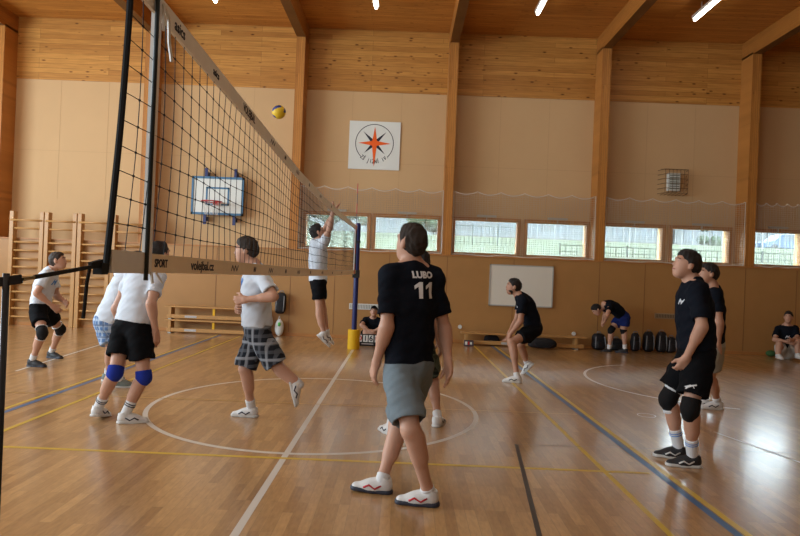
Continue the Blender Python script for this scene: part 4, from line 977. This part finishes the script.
# player with blue knee pads, from behind
pC = person(dict(label='man in white shirt and black shorts with blue knee pads seen from behind', dbg='C' if DBG else None, S=1.05, Y=-.92, h=.008,
    pel=(133, 322), neck=(147, 269, .12), hy=28, sy=20, head=(159.5, 254, .22, 30, 5), hair='black', shirt=TEE_W, shorts=SH_B, pad=PAD_BL, padh=.062, shoe=SHOE_W, sole=SOLE_W, stripe=STR_D, band=1, loose=1.10, shl=.66, legw=.112, hem=-.02, sleeve=.19, sockh=.13,
    armL=dict(el=(116, 308), wr=(123, 330), dy=.20, sg=-1), armR=dict(el=(151, 303), wr=(155.5, 331), dy=-.10, sg=-1, th=(.3, 1, 0), curl=25),
    legL=dict(an=(98.5, 407), kn=(115, 373), sg=1, toe=(8, -12), z=.12), legR=dict(an=(125.5, 413.5), kn=(144, 377), sg=1, toe=(70, 0))))
# walking player with plaid shorts
pD = person(dict(label='man in white shirt and dark plaid shorts walking left behind the net', dbg='D' if DBG else None, S=1.05, Y=-.75, h=.008,
    pel=(257, 326), neck=(255, 266, .0), hy=-95, sy=-112, head=(246, 250, -.02, -95, -5), hair='brown', hairt=.018, shirt=TEE_W, shorts=PL_D, shoe=SHOE_W, sole=SOLE_W, stripe=STR_D, loose=1.16, shl=.97, legw=.116, hem=.01, sleeve=.22,
    armL=dict(el=(274, 296.5), wr=(246, 299.5), dy=-.13, sg=-1, th=(0, 0, 1), curl=75, sho=(.03, 0, 0)), armR=dict(el=(246, 305), wr=(239, 308), dy=-.12, sg=1, th=(0, 0, 1), curl=70),
    legL=dict(an=(299, 384), kn=(277, 366), y=-.85, kdy=-.12, toe=(80, -75)), legR=dict(an=(251.5, 408), kn=(245, 369), sg=-1, toe=(-85, 0))))
# jumping player
pE = person(dict(label='man in white shirt and black shorts jumping with raised arms at the far net', dbg='E' if DBG else None, S=1.05, Y=2.95, h=.010,
    pel=(318, 279), neck=(318, 240.5, .0), hy=75, sy=60, head=(317.5, 232, 0, 70, 22), hair='black', hairt=.016, shirt=TEE_W, shorts=SH_B, shoe=SHOE_W, sole=SOLE_W, stripe=STR_D, shl=.62, hem=-.06, sleeve=.17, loose=1.08,
    armL=dict(el=(327, 226), wr=(333.5, 213), dy=.12, edy=.10, th=(0, -1, .2), curl=20, sho=(0, 0, .05)), armR=dict(el=(329.5, 229), wr=(332.5, 213), dy=-.18, edy=-.14, th=(0, 1, .2), curl=20, sho=(0.02, 0, .03)),
    legL=dict(an=(327, 332.5), kn=(322.5, 309), y=3.02, kdy=.04, toe=(70, -38)), legR=dict(an=(324, 334.5), kn=(319.5, 310), y=2.85, kdy=-.10, toe=(75, -42)), sockh=.05))
# seated scorer
pF = person(dict(label='man in black shirt and dark cap sitting by the wall behind the scoreboard', dbg='F' if DBG else None, S=1.0, Y=6.45, h=.011,
    pel=(372, 337), neck=(373.5, 318.3, .02), hy=175, sy=178, head=(374, 311.5, -.08, 185, 12), hair='black', cap=True, shirt=TEE_B, shorts=SH_B, shoe=SHOE_B, sole=SOLE_D, lace=LACE_D, shl=.8, hem=.05,
    armL=dict(el=(383, 327), wr=(374.5, 331), dy=-.30, sg=-1, th=(0, 0, 1), pn=(-1, 0, 0)), armR=dict(el=(361.5, 325), wr=(369.5, 331), dy=-.30, sg=-1, th=(0, 0, 1), pn=(1, 0, 0)),
    legL=dict(an=(380, 342.5), kn=(379, 331), y=6.15, kdy=-.22, toe=(175, 0)), legR=dict(an=(366, 342.5), kn=(366, 331), y=6.17, kdy=-.22, toe=(188, 0))))
# crouching player in the middle distance
pI = person(dict(label='man in black shirt crouching with hands on his knee before the whiteboard', dbg='I' if DBG else None, S=1.03, Y=2.55, h=.010,
    pel=(533, 327), neck=(519, 295, -.02), hy=-78, sy=-80, head=(513.5, 286.5, -.02, -88, 4), bend=.04, hair='black', beard=True, skin=SKIN[1], shirt=TEE_B, shorts=SH_B, shoe=SHOE_W, sole=SOLE_W, stripe=STR_D, sock=SOCK_W, shl=.62, hem=.0,
    armL=dict(el=(520.5, 321), wr=(510, 334.5), dy=.02, sg=-1, hd=(-.3, 0, -1), th=(0, .8, .2), curl=50), armR=dict(el=(516, 322), wr=(509, 333), dy=-.18, sg=1, hd=(-.3, 0, -1), th=(0, -.8, .2), curl=50),
    legL=dict(an=(517, 376.5), kn=(511.5, 342.5), sg=-1, toe=(-82, 0)), legR=dict(an=(527, 363), kn=(520, 345), y=2.95, kdy=.25, toe=(-70, -48)), sockh=.06))
# bending man at the bags
pJ = person(dict(label='man in black shirt and blue shorts bending over bags by the wall', dbg='J' if DBG else None, S=.98, Y=6.4, h=.011,
    pel=(622.5, 316), neck=(604.5, 304.5, -.04), hy=-80, sy=-82, head=(596.5, 309.5, -.06, -90, -50), bend=.05, hair='black', shirt=TEE_B, shorts=SH_BL, panel='R', pad=PAD_B, shoe=SHOE_B, sole=SOLE_D, lace=LACE_D, shl=.62, hem=.12, sockh=.10,
    armL=dict(el=(607.5, 314), wr=(605, 321), dy=-.02, sg=-1), armR=dict(el=(605, 315), wr=(603, 321), dy=.02, sg=1),
    legL=dict(an=(625, 349), kn=(623.5, 330), y=6.33, kdy=-.05, toe=(-70, 0)), legR=dict(an=(609, 349), kn=(611, 330), y=6.45, kdy=.02, toe=(-85, 0))))
# squatting man at far right
pM = person(dict(label='man in black shirt and pale shorts squatting against the wall at far right', dbg='M' if DBG else None, S=1.03, Y=6.45, h=.011,
    pel=(787, 352), neck=(786.5, 325.5, -.05), hy=-165, sy=-165, head=(788.5, 317, -.10, -140, 0), hair='black', shirt=TEE_B, shorts=SH_W, shoe=SHOE_W, sole=SOLE_W, shl=.66, hem=.08,
    armL=dict(el=(797.5, 338), wr=(792, 340), dy=-.32, sg=-1, th=(0, 0, 1)), armR=dict(el=(774.5, 339.5), wr=(787, 342), dy=-.32, sg=-1, th=(0, 0, 1)),
    legL=dict(an=(798, 354), kn=(797.5, 341.5), y=6.05, kdy=-.36, toe=(-178, 0)), legR=dict(an=(778.5, 354), kn=(779, 344), y=6.05, kdy=-.34, toe=(-170, 0)), sockh=.05))
# the player behind the foreground man
pH = person(dict(label='man in dark shirt mostly hidden behind the foreground player', dbg='H' if DBG else None, S=1.06, Y=-.65, h=.009,
    pel=(414, 345), neck=(414, 279, .0), hy=-10, sy=-12, head=(420, 262, .0, -30, 8), hair='black', skin=SKIN[1], shirt=TEE_B, shorts=SH_P, shoe=SHOE_W, sole=SOLE_W, stripe=STR_D, shl=.72, hem=-.02,
    armL=dict(el=(393, 316), wr=(392, 340), dy=.08, sg=-1), armR=dict(el=(434, 318), wr=(439, 342), dy=.10, sg=-1, curl=30),
    legL=dict(an=(391, 425), kn=(399, 388), sg=1, toe=(-30, 0)), legR=dict(an=(437.5, 417), kn=(433, 380), sg=1, toe=(20, 0)), sockh=.06))
# the player behind the front right one
pL = person(dict(label='man in black shirt and khaki shorts standing behind the front right player', dbg='L' if DBG else None, S=1.05, Y=.55, h=.009,
    pel=(712, 345), neck=(713.5, 286.5, .0), hy=-75, sy=-72, head=(708.5, 273.5, .0, -88, 3), hair='black', skin=SKIN[1], shirt=TEE_B, shorts=SH_K, shoe=SHOE_W, sole=SOLE_W, stripe=STR_D, shl=.68, hem=-.0,
    armL=dict(el=(719.5, 322), wr=(718, 344.5), dy=-.03, sg=-1, curl=40), armR=dict(el=(704, 322), wr=(700, 345), dy=-.05, sg=1),
    legL=dict(an=(717.5, 402), kn=(710, 377), sg=1, toe=(-85, 0)), legR=dict(an=(704, 400), kn=(703, 374), sg=1, toe=(-80, 0)), sockh=.08))
# front right player
pK = person(dict(label='man in black shirt and black knee pads standing in profile at front right', dbg='K' if DBG else None, S=1.08, Y=-1.68, h=.0075,
    pel=(697, 349), neck=(693, 281.5, .0), hs=.96, hy=-80, sy=-78, head=(686.5, 264.5, .0, -90, 12), hair='black', hairt=.016, shirt=TEE_B, shorts=SH_B, pad=PAD_B, strap='R', shoe=SHOE_B, sole=SOLE_W, stripe=SOLE_W, lace=LACE, band=2, shl=.76, legw=.118, hem=.02, loose=1.1, sleeve=.23, sockh=.17,
    armL=dict(el=(702, 326.5), wr=(686.5, 357.5), dy=.0, sg=-1, curl=55, th=(-.8, 0, .3)), armR=dict(el=(692, 326), wr=(692, 356), dy=.05, sg=1),
    legL=dict(an=(692.5, 456), kn=(690, 409), sg=-1, toe=(-84, 0)), legR=dict(an=(679, 447.5), kn=(668, 398.5), sg=1, toe=(-80, 0))))
# foreground player
pG = person(dict(label='foreground man in black number 11 shirt walking left with his back turned', dbg='G' if DBG else None, S=1.09, Y=-2.72, h=.0065,
    pel=(409, 366), neck=(412, 264, .0), hy=-50, sy=-24, head=(411, 242.5, .0, -45, 8), hair='stubble', shirt=TEE_B, shorts=SH_G, shoe=SHOE_W, sole=SOLE_D, stripe=STR_R, shl=.86, legw=.112, hem=-.01, sleeve=.24, sockh=.035, loose=1.02,
    armL=dict(el=(387, 326), wr=(376.5, 362), dy=.0, sg=-1, curl=30), armR=dict(el=(444.5, 328), wr=(448, 361), dy=-.05, sg=1, curl=28, th=(-.3, 1, 0)),
    legL=dict(an=(428, 491), kn=(411, 430), sg=-1, toe=(-84, 0)), legR=dict(an=(382.5, 479), kn=(398, 424), sg=1, toe=(-84, 3))))
# lettering and badges on the shirts
def back_text(P, body, size, u, r, bold):
    me = text_mesh(body, size, 0.0008, bold); o_ = P['T'](u)[0]+P['R']*r*P['s']-P['F']*.1
    return wrap_on('lettering', me, P['shirt'], o_, P['R'], P['U'], WHITE_C, P['F'])
back_text(pG, 'LUBO', .062, .895, .030, .003)
q = MB()
for x in (-.048, .038): q.add([(x-.002, -.056, 0), (x+.028, -.056, 0), (x+.028, .056, 0), (x+.004, .056, 0), (x-.030, .030, 0), (x-.030, .006, 0), (x-.002, .024, 0)], [(0, 1, 2, 3, 6), (3, 4, 5, 6)])
me = bpy.data.meshes.new('number'); me.from_pydata(q.v, [], q.f)
wrap_on('number', me, pG['shirt'], pG['T'](.75)[0]+pG['R']*.045-pG['F']*.1, pG['R'], pG['U'], WHITE_C, pG['F'])
def badge(P, host, o_, xd, zd, push, marks, m, name='emblem'):
    q = MB()
    for (x0, z0, x1, z1, w) in marks: q.bar((x0, z0, 0), (x1, z1, 0), .001, w, (0, 1, 0) if abs(x1-x0) > abs(z1-z0) else (1, 0, 0))
    me = bpy.data.meshes.new(name); me.from_pydata(q.v, [], q.f)
    return wrap_on(name, me, host, o_, xd, zd, m, push)
def chest(P, r, u, w, m, push=None):
    s = P['s']; o_ = P['T'](u)[0]+P['R']*r*s+P['F']*.1
    marks = [(-w/2, -w*.3, -w*.1, w*.35, w*.16), (-w*.15, w*.3, w*.1, -w*.3, w*.14), (w*.05, -w*.25, w*.45, w*.3, w*.16), (-w*.4, w*.05, w*.4, w*.1, w*.12)]
    badge(P, P['shirt'], o_, -P['R'], P['U'], -P['F'], marks, m)
chest(pA, .05, .70, .13, BLUE_INK); chest(pD, .02, .72, .17, BLUE_INK); chest(pK, -.09, .72, .07, GREY_INK); chest(pI, -.06, .72, .08, GREY_INK); chest(pM, .02, .62, .08, GREY_INK)
o_ = at(690, 386, pK['J']['L']['kn'][1]-.05); o_[1] -= .15
badge(pK, pK['shorts'], o_, (1, 0, 0), (0, 0, 1), (0, 1, 0), [(-.035, -.012, .0, .008, .016), (0., .006, .036, .016, .012), (-.02, -.008, -.034, -.026, .006), (.01, .004, .02, -.014, .006)], WHITE_C)
